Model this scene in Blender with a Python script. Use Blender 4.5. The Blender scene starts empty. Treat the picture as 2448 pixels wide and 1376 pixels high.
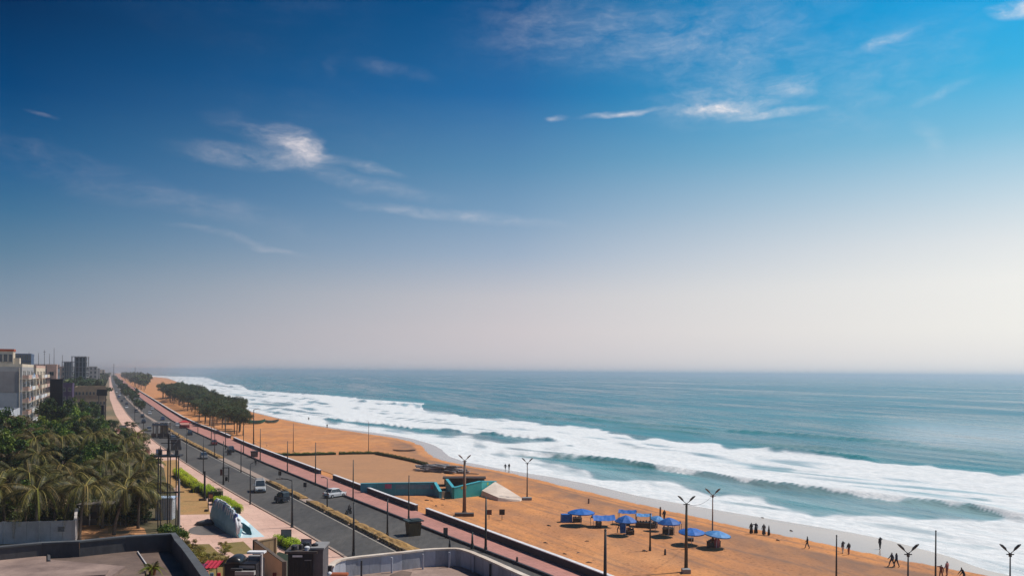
import bpy, bmesh, math, random
import numpy as np
from mathutils import Vector, Matrix
R = math.radians
rnd = random.Random(7)
nr = np.random.RandomState(5)
S = bpy.context.scene
C = S.collection

# ------------------------------------------------------------------ camera, sky, sun, exposure
F_PX, H_CAM, YH0, ROLL = 2000.0, 22.0, 890.6, 0.0075
cam_d = bpy.data.cameras.new('camera')
cam = bpy.data.objects.new('camera', cam_d); C.objects.link(cam)
cam_d.sensor_width = 36.0
cam_d.lens = 36.0 * F_PX / 2448.0
cam_d.shift_y = (YH0 - 688.0) / 2448.0
cam_d.clip_start = 0.5; cam_d.clip_end = 90000
TH = math.atan(ROLL)
cr = Vector((math.cos(TH), 0, math.sin(TH))); cu = Vector((-math.sin(TH), 0, math.cos(TH)))
cam.matrix_world = Matrix(((cr.x, cu.x, 0, 0), (cr.y, cu.y, -1, 0), (cr.z, cu.z, 0, H_CAM), (0, 0, 0, 1)))
S.camera = cam

SUN_AZ, SUN_EL = 72.0, 57.0          # azimuth measured to the right of the view direction
sun_d = bpy.data.lights.new('sun', 'SUN'); sun = bpy.data.objects.new('sun', sun_d); C.objects.link(sun)
sun_d.energy = 4.5; sun_d.angle = R(0.6); sun_d.color = (1.0, 0.93, 0.82)
sd = Vector((math.sin(R(SUN_AZ)) * math.cos(R(SUN_EL)), math.cos(R(SUN_AZ)) * math.cos(R(SUN_EL)), math.sin(R(SUN_EL))))
sun.rotation_euler = sd.to_track_quat('Z', 'Y').to_euler()
S.view_settings.view_transform = 'Standard'; S.view_settings.look = 'None'
S.view_settings.exposure = 0.0; S.view_settings.gamma = 1.0; S.view_settings.use_curve_mapping = False
S.render.engine = 'CYCLES'
S.cycles.use_denoising = True
S.cycles.max_bounces = 6; S.cycles.volume_bounces = 1; S.cycles.transparent_max_bounces = 8
S.cycles.sample_clamp_indirect = 4.0

def lin(r, g, b):
    f = lambda c: (c / 255.0 / 12.92) if c <= 10 else ((c / 255.0 + .055) / 1.055) ** 2.4
    return (f(r), f(g), f(b), 1.0)

world = bpy.data.worlds.new('World'); S.world = world; world.use_nodes = True
def build_world():
    nt = world.node_tree; N = nt.nodes; L = nt.links; N.clear()
    def nd(t, **k):
        n = N.new(t)
        for a, v in k.items(): setattr(n, a, v)
        return n
    def mth(op, a, b=None, clamp=False):
        n = nd('ShaderNodeMath', operation=op, use_clamp=clamp)
        for i, v in enumerate((a, b)):
            if v is None: continue
            if isinstance(v, (int, float)): n.inputs[i].default_value = v
            else: L.new(v, n.inputs[i])
        return n.outputs[0]
    tc = nd('ShaderNodeTexCoord'); sep = nd('ShaderNodeSeparateXYZ'); L.new(tc.outputs['Generated'], sep.inputs[0])
    x, y, z = sep.outputs
    az = mth('ARCTAN2', x, y); el = mth('ARCSINE', z)
    hl = mth('SQRT', mth('ADD', mth('ADD', mth('MULTIPLY', x, x), mth('MULTIPLY', y, y)), 1e-6))
    sx, sy = math.sin(R(SUN_AZ)), math.cos(R(SUN_AZ))
    cs = mth('DIVIDE', mth('ADD', mth('MULTIPLY', x, sx), mth('MULTIPLY', y, sy)), hl)   # cos of azimuth from the sun
    def ramp(fac, stops):
        r = nd('ShaderNodeValToRGB'); cr_ = r.color_ramp; cr_.interpolation = 'B_SPLINE' if False else 'EASE'
        cr_.interpolation = 'LINEAR'
        while len(cr_.elements) < len(stops): cr_.elements.new(0.5)
        for e, (p, c) in zip(cr_.elements, stops): e.position = p; e.color = c
        L.new(fac, r.inputs[0]); return r.outputs[0]
    fe = mth('MULTIPLY', mth('ABSOLUTE', el), 1.0, True)      # radians, 0..1
    rl = ramp(fe, [(0, lin(160, 163, 172)), (.035, lin(152, 158, 170)), (.078, lin(128, 147, 166)), (.12, lin(96, 131, 158)), (.16, lin(66, 115, 152)), (.203, lin(34, 96, 144)), (.284, lin(0, 68, 120)), (.36, lin(0, 48, 92)), (1, lin(0, 40, 80))])
    rc = ramp(fe, [(0, lin(206, 199, 202)), (.05, lin(208, 201, 204)), (.09, lin(198, 197, 203)), (.14, lin(158, 177, 199)), (.19, lin(122, 158, 190)), (.24, lin(90, 141, 180)), (.32, lin(36, 108, 166)), (.41, lin(0, 84, 142)), (1, lin(0, 56, 110))])
    rr = ramp(fe, [(0, lin(234, 230, 227)), (.05, lin(242, 240, 234)), (.10, lin(240, 240, 236)), (.14, lin(226, 231, 233)), (.168, lin(208, 222, 230)), (.25, lin(128, 192, 222)), (.31, lin(58, 176, 224)), (.38, lin(6, 164, 226)), (1, lin(0, 90, 170))])
    def mr(v, a, b):
        m = nd('ShaderNodeMapRange', interpolation_type='SMOOTHERSTEP' if False else 'LINEAR'); L.new(v, m.inputs[0]); m.inputs[1].default_value = a; m.inputs[2].default_value = b; return m.outputs[0]
    def mix(f, a, b, bt='MIX'):
        m = nd('ShaderNodeMix', data_type='RGBA', blend_type=bt)
        if isinstance(f, float): m.inputs[0].default_value = f
        else: L.new(f, m.inputs[0])
        for i, v in ((6, a), (7, b)):
            if isinstance(v, tuple): m.inputs[i].default_value = v
            else: L.new(v, m.inputs[i])
        return m.outputs[2]
    g = mix(mr(cs, .309, .756), mix(mr(cs, -.227, .309), rl, rc), rr)
    # hand-graded ramps supply the sky, over a bare trace of the clear-sky model
    sky = nd('ShaderNodeTexSky', sky_type='NISHITA', sun_disc=False)
    sky.sun_elevation = R(SUN_EL); sky.sun_rotation = R(SUN_AZ); sky.air_density = 1.0; sky.dust_density = 2.0; sky.ozone_density = 2.0
    g10 = nd('ShaderNodeVectorMath', operation='SCALE'); L.new(g, g10.inputs[0]); g10.inputs[3].default_value = 10.0
    base = mix(0.995, sky.outputs[0], g10.outputs[0])
    # clouds: thin cirrus wisps at azimuth / elevation
    comb = nd('ShaderNodeCombineXYZ'); L.new(az, comb.inputs[0]); L.new(el, comb.inputs[1])
    def noise(vec, scale, detail, rough, mscale=(1, 1, 1), rot=0.0):
        mp = nd('ShaderNodeMapping'); mp.inputs['Scale'].default_value = mscale; mp.inputs['Rotation'].default_value = (0, 0, rot); L.new(vec, mp.inputs[0])
        n = nd('ShaderNodeTexNoise'); n.inputs['Scale'].default_value = scale; n.inputs['Detail'].default_value = detail; n.inputs['Roughness'].default_value = rough
        L.new(mp.outputs[0], n.inputs[0]); return n
    wn = noise(comb.outputs[0], 9.0, 5, .55, (1, 2.2, 1))
    sub = nd('ShaderNodeVectorMath', operation='SUBTRACT'); L.new(wn.outputs['Color'], sub.inputs[0]); sub.inputs[1].default_value = (.5, .5, .5)
    sc = nd('ShaderNodeVectorMath', operation='MULTIPLY'); L.new(sub.outputs[0], sc.inputs[0]); sc.inputs[1].default_value = (.085, .03, 0)
    warp = nd('ShaderNodeVectorMath', operation='ADD'); L.new(comb.outputs[0], warp.inputs[0]); L.new(sc.outputs[0], warp.inputs[1])
    clouds = [(716, 352, 86, 32, -.42, 1.0), (610, 378, 210, 26, 0, .34), (640, 335, 150, 36, -.3, .20), (840, 388, 110, 15, -.2, .34), (1075, 512, 270, 15, -.1, .32), (570, 575, 170, 11, -.16, .30),
              (1715, 255, 150, 20, .05, .85), (1480, 277, 85, 9, .12, .8), (1340, 291, 40, 8, 0, .5), (1912, 205, 60, 26, -.1, .40), (1830, 268, 130, 12, 0, .6), (1720, 240, 210, 60, .1, .22),
              (2115, 102, 80, 18, .15, .30), (1560, 70, 520, 110, .05, .08), (2080, 190, 320, 150, .3, .12), (2420, 28, 95, 26, 0, 1.2), (1420, 80, 340, 90, -.1, .15), (1760, 130, 280, 130, .2, .17), (930, 172, 120, 18, -.1, .10),
              (2250, 228, 100, 16, .3, .13), (430, 480, 380, 40, -.15, .14), (110, 370, 220, 30, -.1, .10), (2215, 320, 30, 70, .4, .12), (110, 277, 40, 8, -.2, .16), (800, 160, 25, 30, 0, .05), (840, 430, 260, 20, -.15, .22)]
    tot = None
    for px, py, wx, wy, rot, st_ in clouds:
        a = math.atan((px - 1224) / F_PX); e = math.atan((YH0 + ROLL * (px - 1224) - py) / F_PX * math.cos(a)); ca = math.cos(a) ** 2
        s1 = nd('ShaderNodeVectorMath', operation='SUBTRACT'); L.new(warp.outputs[0], s1.inputs[0]); s1.inputs[1].default_value = (a, e, 0)
        mp = nd('ShaderNodeMapping', vector_type='TEXTURE'); mp.inputs['Rotation'].default_value = (0, 0, rot); mp.inputs['Scale'].default_value = (wx / F_PX * ca, wy / F_PX * ca, 1); L.new(s1.outputs[0], mp.inputs[0])
        ln = nd('ShaderNodeVectorMath', operation='LENGTH'); L.new(mp.outputs[0], ln.inputs[0])
        m = nd('ShaderNodeMapRange', interpolation_type='SMOOTHSTEP'); L.new(ln.outputs['Value'], m.inputs[0]); m.inputs[1].default_value = 1.25; m.inputs[2].default_value = 0.0; m.inputs[3].default_value = 0; m.inputs[4].default_value = st_
        tot = m.outputs[0] if tot is None else mth('ADD', tot, m.outputs[0])
    n1 = noise(warp.outputs[0], 20, 9, .60, (1, 2.6, 1), -.12); n2 = noise(comb.outputs[0], 3.2, 6, .6, (1, 3, 1), .2)
    n3 = noise(warp.outputs[0], 85, 6, .62, (1, 2.2, 1), -.12)
    k = mth('MULTIPLY', mr(n1.outputs[0], .34, .66), mth('ADD', mr(n3.outputs[0], .25, .75), .45))
    veil = mth('MULTIPLY', mth('POWER', mr(n2.outputs[0], .48, .85), 1.5), .07)      # faint cirrus over the whole sky
    cl = mth('ADD', mth('MULTIPLY', tot, mth('ADD', mth('MULTIPLY', k, .9), .12)), mth('MULTIPLY', veil, k), True)
    ccol = mix(mr(cs, -.28, .74), lin(206, 198, 206), lin(236, 236, 240))
    c10 = nd('ShaderNodeVectorMath', operation='SCALE'); L.new(ccol, c10.inputs[0]); c10.inputs[3].default_value = 10.0
    out = mix(cl, base, c10.outputs[0])
    bg = nd('ShaderNodeBackground'); L.new(out, bg.inputs[0]); bg.inputs[1].default_value = 0.1
    wo = nd('ShaderNodeOutputWorld'); L.new(bg.outputs[0], wo.inputs[0])
build_world()

# ------------------------------------------------------------------ survey of the place
U = Vector((-.433, .901, 0)); V = Vector((.901, .433, 0)); ROT = math.atan2(.433, .901)   # U runs up the road, V towards the sea
_c, _s = math.cos(TH), math.sin(TH)
def yh(px): return YH0 + ROLL * (px - 1224)
def ray(px, py):
    u = (px - 1224) / F_PX; v = (YH0 - py) / F_PX
    return (u * _c - v * _s, 1.0, u * _s + v * _c)
def G(px, py, z=0.0):
    d = ray(px, py); k = (z - H_CAM) / d[2]; return Vector((d[0] * k, k, z))
def W(px, Y, z=0.0): return Vector(((px - 1224) / F_PX * Y, Y, z))
def ZY(px, py, Y): return H_CAM + (yh(px) - py) / F_PX * Y          # height of a pixel at depth Y
def ST(p): return (-.433 * p[0] + .901 * p[1], .901 * p[0] + .433 * p[1])
def P(s, t, z=0.0):
    v = U * s + V * t; v /= (U.length_squared); return Vector((v.x, v.y, z))
def curve(pts):
    pts = sorted(pts); a = np.array([p[0] for p in pts], float); b = np.array([p[1] for p in pts], float)
    return lambda s: np.interp(s, a, b)
kerbL = curve([(0, 29), (60, 27.2), (99, 25.4), (122, 23.6), (143, 21.6), (169, 19.4), (217, 16.2), (248, 14.5), (271, 13.2), (316, 11.2), (460, 8.1), (710, 5), (1500, 3), (4000, 2)])
medL = curve([(0, 38), (60, 34.2), (100, 32.1), (121, 30.8), (135, 30.0), (162, 28.3), (219, 24.4), (277, 20.8), (460, 14.3), (710, 11.0), (1500, 8.5), (4000, 7)])
medR = curve([(0, 40), (60, 36.9), (99, 34.6), (108, 33.6), (140, 31.6), (157, 30.2), (219, 26.3), (277, 22.7), (460, 15.7), (710, 12.2), (1500, 9.7), (4000, 8)])
kerbR = curve([(0, 47), (60, 44), (85, 42.3), (103, 40.6), (118, 39.4), (140, 37.6), (163, 36), (202, 33.2), (228, 31.8), (257, 30.2), (294, 28.2), (335, 26.2), (393, 24.3), (667, 21.7), (1500, 20), (4000, 18)])
par_ = curve([(0, 49.5), (60, 47.3), (82, 46.4), (102, 45.2), (122, 44), (138, 42.8), (149, 42.2), (170, 41), (191, 39.8), (207, 38.8), (235, 37.2), (260, 36), (295, 34.8), (323, 33.3), (352, 31.5), (409, 29.9), (499, 29.2), (639, 28.7), (843, 27.7), (1200, 26.3), (4000, 24)])
shW = curve([(0, 105), (40, 96), (63, 91.6), (73, 87.6), (91, 85.1), (113, 83.3), (139, 82.6), (176, 82), (188, 79.5), (205, 77.6), (219, 79.9), (245, 87), (265, 89.3), (278, 88.7), (298, 85.2), (327, 80.5), (356, 77.4), (414, 73.5), (485, 71.3), (554, 75.5), (620, 77.5), (760, 80), (970, 83), (1235, 90), (1820, 121), (2700, 151), (3500, 116), (6000, 60)])
shF = curve([(0, 108), (40, 99), (58, 95), (66, 95), (72, 97.5), (78, 98.5), (84, 99.5), (90, 99), (96, 97.8), (104, 95.9), (115, 93.8), (133, 90.9), (153, 90.6), (165, 89.3), (182, 85.6), (202, 83.2), (217, 85.1), (238, 90.7), (256, 94), (276, 95.2), (298, 93.8), (316, 90.5), (342, 84.1), (367, 79.9), (425, 75.5), (500, 73.5), (573, 77.6), (618, 79.4), (756, 81.9), (967, 85), (1233, 92), (1819, 124), (2696, 154), (3494, 119), (6000, 70)])
SEA = -1.2
def tz(X, Y):
    s, t = ST((X, Y)); p = par_(s); d = shF(s) - t
    z = np.where(d > 0, SEA + .85 * (1 - np.exp(-np.maximum(d, 0) / 9.0)), SEA + .06 * d)
    return np.where(t < p + .3, 0.0, z)
def B(px, py):
    z = -.35
    for _ in range(5):
        g = G(px, py, z); z = float(tz(g.x, g.y))
    return G(px, py, z)

# ------------------------------------------------------------------ helpers
class MB:
    def __init__(s): s.v = []; s.f = []; s.m = []
    def add(s, vs, fs, m=0):
        o = len(s.v); s.v += [tuple(v) for v in vs]; s.f += [tuple(i + o for i in f) for f in fs]; s.m += [m] * len(fs); return s
    def box(s, x, y, z, sx, sy, sz, rz=0, m=0, taper=1.0):
        """centre x,y and base z"""
        c, q = math.cos(rz), math.sin(rz); vs = []
        for k, tp in ((0, 1), (1, taper)):
            for a, b in ((-1, -1), (1, -1), (1, 1), (-1, 1)):
                X, Y = a * sx / 2 * tp, b * sy / 2 * tp
                vs.append((x + X * c - Y * q, y + X * q + Y * c, z + k * sz))
        return s.add(vs, [(3, 2, 1, 0), (4, 5, 6, 7), (0, 1, 5, 4), (1, 2, 6, 5), (2, 3, 7, 6), (3, 0, 4, 7)], m)
    def tube(s, pts, rs, n=6, m=0, cap=True):
        pts = [Vector(p) for p in pts]; rs = rs if isinstance(rs, (list, tuple)) else [rs] * len(pts)
        rings = []
        for i, p in enumerate(pts):
            d = (pts[min(i + 1, len(pts) - 1)] - pts[max(i - 1, 0)]).normalized()
            a = d.cross(Vector((0, 0, 1))) if abs(d.z) < .95 else d.cross(Vector((1, 0, 0)))
            a.normalize(); b = d.cross(a)
            rings.append([p + (a * math.cos(k * 2 * math.pi / n) + b * math.sin(k * 2 * math.pi / n)) * rs[i] for k in range(n)])
        fs = []
        for i in range(len(pts) - 1):
            for k in range(n):
                fs.append((i * n + k, i * n + (k + 1) % n, (i + 1) * n + (k + 1) % n, (i + 1) * n + k))
        if cap: fs += [tuple(range(n - 1, -1, -1)), tuple((len(pts) - 1) * n + k for k in range(n))]
        return s.add([v for r in rings for v in r], fs, m)
    def prism(s, poly, z0, z1, m=0):
        n = len(poly); vs = [(p[0], p[1], z0) for p in poly] + [(p[0], p[1], z1) for p in poly]
        fs = [tuple(range(n - 1, -1, -1)), tuple(range(n, 2 * n))] + [(i, (i + 1) % n, n + (i + 1) % n, n + i) for i in range(n)]
        return s.add(vs, fs, m)
    def loft(s, secs, m=0):
        """secs: list of equal-length closed rings"""
        n = len(secs[0]); fs = []
        for i in range(len(secs) - 1):
            for k in range(n): fs.append((i * n + k, i * n + (k + 1) % n, (i + 1) * n + (k + 1) % n, (i + 1) * n + k))
        fs += [tuple(range(n - 1, -1, -1)), tuple((len(secs) - 1) * n + k for k in range(n))]
        return s.add([v for r in secs for v in r], fs, m)
    def mesh(s, name, mats, smooth=False):
        me = bpy.data.meshes.new(name); me.from_pydata(s.v, [], s.f)
        for m in (mats if isinstance(mats, (list, tuple)) else [mats]): me.materials.append(m)
        if any(s.m): me.polygons.foreach_set('material_index', s.m)
        if smooth: me.polygons.foreach_set('use_smooth', [True] * len(me.polygons))
        me.update(); return me
def link(name, data, parent=None, loc=None, rot=None):
    o = bpy.data.objects.new(name, data); C.objects.link(o)
    if parent is not None: o.parent = parent
    if loc is not None: o.location = loc
    if rot is not None: o.rotation_euler = rot
    return o
def part(name, mb, mat_, parent, smooth=False, loc=None, rot=None, label=None):
    o = link(name, mb.mesh(name, mat_, smooth), parent, loc, rot)
    if label: o['label'] = label
    return o
def tag(o, label, cat, group=None):
    o['label'] = label; o['category'] = cat
    if group: o['group'] = group
    return o
def thing(name, label, cat, loc=(0, 0, 0), rz=0.0, group=None):
    o = link(name, None, None, loc, (0, 0, rz)); o.empty_display_size = .3
    return tag(o, label, cat, group)
def struct(name, data, kind='structure'):
    o = link(name, data); o['kind'] = kind; return o
def dup(root, loc, rz=None, label=None, group=None, scale=None):
    r = root.copy(); C.objects.link(r); r.location = loc
    if rz is not None: r.rotation_euler = (root.rotation_euler[0], root.rotation_euler[1], rz)
    if scale is not None: r.scale = scale if isinstance(scale, (tuple, list)) else (scale,) * 3
    if label: r['label'] = label
    if group: r['group'] = group
    for ch in list(root.children):
        c = ch.copy(); C.objects.link(c); c.parent = r
        for g in list(ch.children):
            d = g.copy(); C.objects.link(d); d.parent = c
    return r

_mats = {}
def M(name, col, rough=.8, col2=None, scale=1.0, bump=0.0, metal=0.0, detail=5, spec=.4, stretch=(1, 1, 1), rot=0.0, coords='Object', rand=0.0, fine=0.0, bscale=None, joint=0):
    """noise-mottled material; rand varies brightness per object"""
    if name in _mats: return _mats[name]
    m = bpy.data.materials.new(name); m.use_nodes = True; nt = m.node_tree; N = nt.nodes; L = nt.links
    b = N['Principled BSDF']; b.inputs['Roughness'].default_value = rough; b.inputs['Metallic'].default_value = metal; b.inputs['Specular IOR Level'].default_value = spec
    col = tuple(col) + (1,) if len(col) == 3 else col
    if col2 is None: col2 = tuple(c * .72 for c in col[:3])
    col2 = tuple(col2)[:3] + (1,)
    tc = N.new('ShaderNodeTexCoord'); mp = N.new('ShaderNodeMapping'); mp.inputs['Scale'].default_value = stretch; mp.inputs['Rotation'].default_value = (0, 0, rot); L.new(tc.outputs[coords], mp.inputs[0])
    n = N.new('ShaderNodeTexNoise'); n.inputs['Scale'].default_value = scale; n.inputs['Detail'].default_value = detail; n.inputs['Roughness'].default_value = .62; L.new(mp.outputs[0], n.inputs[0])
    mr = N.new('ShaderNodeMapRange'); mr.inputs[1].default_value = .34; mr.inputs[2].default_value = .68; L.new(n.outputs[0], mr.inputs[0])
    mx = N.new('ShaderNodeMix'); mx.data_type = 'RGBA'; L.new(mr.outputs[0], mx.inputs[0]); mx.inputs[6].default_value = col; mx.inputs[7].default_value = col2
    out = mx.outputs[2]
    if fine:
        n2 = N.new('ShaderNodeTexNoise'); n2.inputs['Scale'].default_value = scale * 14; n2.inputs['Detail'].default_value = 3; L.new(mp.outputs[0], n2.inputs[0])
        r2 = N.new('ShaderNodeMapRange'); r2.inputs[1].default_value = .3; r2.inputs[2].default_value = .7; r2.inputs[3].default_value = 1 - fine; r2.inputs[4].default_value = 1 + fine; L.new(n2.outputs[0], r2.inputs[0])
        v = N.new('ShaderNodeVectorMath'); v.operation = 'SCALE'; L.new(out, v.inputs[0]); L.new(r2.outputs[0], v.inputs[3]); out = v.outputs[0]
    if joint:
        bk = N.new('ShaderNodeTexBrick'); mpj = N.new('ShaderNodeMapping'); mpj.inputs['Rotation'].default_value = (0, 0, -ROT); L.new(tc.outputs[coords], mpj.inputs[0]); L.new(mpj.outputs[0], bk.inputs[0])
        bk.inputs['Scale'].default_value = 1.0; bk.inputs['Brick Width'].default_value = joint; bk.inputs['Row Height'].default_value = joint; bk.inputs['Mortar Size'].default_value = .05; bk.inputs['Color1'].default_value = (1, 1, 1, 1); bk.inputs['Color2'].default_value = (.90, .90, .90, 1); bk.inputs['Mortar'].default_value = (.74, .72, .70, 1)
        v = N.new('ShaderNodeMix'); v.data_type = 'RGBA'; v.blend_type = 'MULTIPLY'; v.inputs[0].default_value = .8; L.new(out, v.inputs[6]); L.new(bk.outputs[0], v.inputs[7]); out = v.outputs[2]
    if rand:
        oi = N.new('ShaderNodeObjectInfo'); r3 = N.new('ShaderNodeMapRange'); r3.inputs[3].default_value = 1 - rand; r3.inputs[4].default_value = 1 + rand; L.new(oi.outputs['Random'], r3.inputs[0])
        v = N.new('ShaderNodeVectorMath'); v.operation = 'SCALE'; L.new(out, v.inputs[0]); L.new(r3.outputs[0], v.inputs[3]); out = v.outputs[0]
    L.new(out, b.inputs['Base Color'])
    if bump:
        n3 = N.new('ShaderNodeTexNoise'); n3.inputs['Scale'].default_value = bscale or scale * 5; n3.inputs['Detail'].default_value = 5; L.new(mp.outputs[0], n3.inputs[0])
        bp = N.new('ShaderNodeBump'); bp.inputs['Strength'].default_value = bump; bp.inputs['Distance'].default_value = .2; L.new(n3.outputs[0], bp.inputs['Height']); L.new(bp.outputs[0], b.inputs['Normal'])
    _mats[name] = m; return m

asphalt = M('asphalt', (.052, .05, .05), .9, (.092, .086, .08), .11, .25, fine=.18, stretch=(1, .25, 1), rot=-ROT, coords='Object', bscale=3)
pave = M('pink_paving', (.68, .445, .35), .85, (.57, .35, .275), .11, .15, fine=.07, bscale=2, joint=2.4)
prom_m = M('promenade_tiles', (.49, .225, .185), .8, (.38, .18, .15), .22, .15, fine=.10, bscale=2, joint=1.2)
kerb_m = M('kerb_concrete', (.36, .27, .22), .9, scale=.8)
soil = M('garden_soil', (.30, .16, .08), .95, (.18, .11, .06), .12, .3, fine=.2)
lawn_m = M('ochre_lawn', (.40, .215, .085), .95, (.30, .19, .07), .25, .3, fine=.22)
lawn2_m = M('olive_lawn', (.22, .15, .05), .95, (.16, .13, .04), .4, .3, fine=.22)
gold = M('ochre_stone', (.42, .24, .075), .85, (.22, .13, .05), .9, .3, fine=.2)
dark = M('dark_metal', (.022, .026, .032), .5, scale=3)
dark2 = M('weathered_dark_metal', (.05, .05, .055), .6, (.09, .06, .045), 1.5)
rust = M('rusty_pole', (.22, .10, .06), .7, (.10, .10, .09), .6, stretch=(1, 1, .5))
white = M('white_paint', (.74, .73, .74), .6, (.58, .57, .58), 1.0, fine=.05)
wallw = M('whitewash_wall', (.52, .49, .48), .85, (.36, .33, .32), .5, .1, fine=.06)
grey = M('grey_concrete', (.27, .265, .27), .9, (.19, .185, .19), .25, .15, fine=.06, stretch=(1, 1, .4))
cream = M('cream_plaster', (.66, .56, .44), .85, (.50, .41, .30), .4, .1, fine=.08, stretch=(1, 1, .4))
pinkw = M('pink_plaster', (.60, .38, .30), .85, scale=.4)
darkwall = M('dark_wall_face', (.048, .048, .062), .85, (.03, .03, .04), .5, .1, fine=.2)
glass = M('window_glass', (.025, .04, .055), .12, scale=.6, spec=.8)
wood = M('old_wood', (.27, .26, .27), .85, (.11, .105, .11), 2, .3, rand=.45, stretch=(1, .2, 1))
trunk_m = M('tree_bark', (.12, .085, .06), .95, (.06, .045, .035), 2, .4, stretch=(1, 1, .3))
palm_trunk_m = M('palm_bark', (.17, .13, .10), .95, (.08, .065, .05), 3, .4, stretch=(1, 1, 3))
teal = M('teal_paint', (.04, .27, .37), .75, (.03, .20, .27), .35, .1, fine=.08)
blue = M('blue_tarpaulin', (.006, .12, .44), .6, (.008, .085, .32), 1.5, .15, rand=.15)
ltblue = M('faded_blue_cloth', (.09, .28, .55), .6, (.03, .17, .45), 1.5, .15)
tarpw = M('pale_stone', (.68, .56, .47), .85, (.50, .40, .33), .3, .2, fine=.06)
skin_m = M('skin', (.16, .08, .05), .7, scale=5)
hair_m = M('black_hair', (.012, .01, .01), .7, scale=5)

# ------------------------------------------------------------------ ground sheets
def strip(name, fa, fb, s_list, z, mat_, thick=0.0, kind='structure'):
    """sheet (or slab of given thickness) between the lines t=fa(s) and t=fb(s)"""
    mb = MB(); vs = []
    for s in s_list:
        vs.append(P(s, float(fa(s)), z)); vs.append(P(s, float(fb(s)), z))
    n = len(s_list); fs = [(2 * i, 2 * i + 1, 2 * i + 3, 2 * i + 2) for i in range(n - 1)]
    mb.add(vs, fs)
    if thick:
        lo = [(v.x, v.y, z - thick) for v in vs]; o = len(vs)
        mb.v += lo
        for i in range(n - 1):
            mb.f.append((2 * i, 2 * i + 2, o + 2 * i + 2, o + 2 * i)); mb.f.append((2 * i + 1, o + 2 * i + 1, o + 2 * i + 3, 2 * i + 3)); mb.m += [0, 0]
        mb.f.append((0, o, o + 1, 1)); mb.m.append(0)
    o = link(name, mb.mesh(name, mat_))
    if kind: o['kind'] = kind
    return o
SL = list(np.arange(10, 420, 6.0)) + list(np.arange(420, 1300, 40.0)) + list(np.arange(1300, 4001, 300.0))
# land sheet: everything left of the promenade wall, out to the horizon
mb = MB(); vs = []; fs = []
sl = [-60] + SL + [9000, 30000]
for s in sl:
    p = float(par_(s)) + .15
    for t in (p, 0 if p > 0 else p - 10, -60, -300, -1500, -9000, -30000): vs.append(P(s, t, 0.0))
for i in range(len(sl) - 1):
    for k in range(6): fs.append((i * 7 + k + 1, i * 7 + k, (i + 1) * 7 + k, (i + 1) * 7 + k + 1))
mb.add(vs, fs); struct('ground', mb.mesh('ground', M('land_soil', (.26, .17, .10), .95, (.12, .11, .06), .02, .2, fine=.25)))
sideL = curve([(0, -12), (60, -12), (105, -12), (118, -7), (150, 2), (175, 5), (200, 5.5), (235, 5), (262, 4), (300, 3), (320, -1), (345, -2), (346, 5), (460, 2.5), (710, 0), (4000, -3)])
strip('sidewalk', sideL, lambda s: kerbL(s) - .35, SL, .012, pave)
strip('kerb', lambda s: kerbL(s) - .35, kerbL, SL, .13, kerb_m, .13)
strip('road', kerbL, medL, SL, .004, asphalt)
strip('carriageway', medR, kerbR, SL, .004, asphalt)
strip('promenade', lambda s: kerbR(s) + .3, lambda s: par_(s) - .02, SL, .15, prom_m, .15)
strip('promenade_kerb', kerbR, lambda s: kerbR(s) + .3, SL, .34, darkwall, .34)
strip('median_strip', medL, medR, SL, .10, kerb_m, .10)
# thin edge line and joints across the pavement
strip('edge_line', lambda s: medL(s) - .55, lambda s: medL(s) - .40, [s for s in SL if s < 400], .010, M('worn_road_paint', (.42, .38, .33), .8, scale=1.5))

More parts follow.
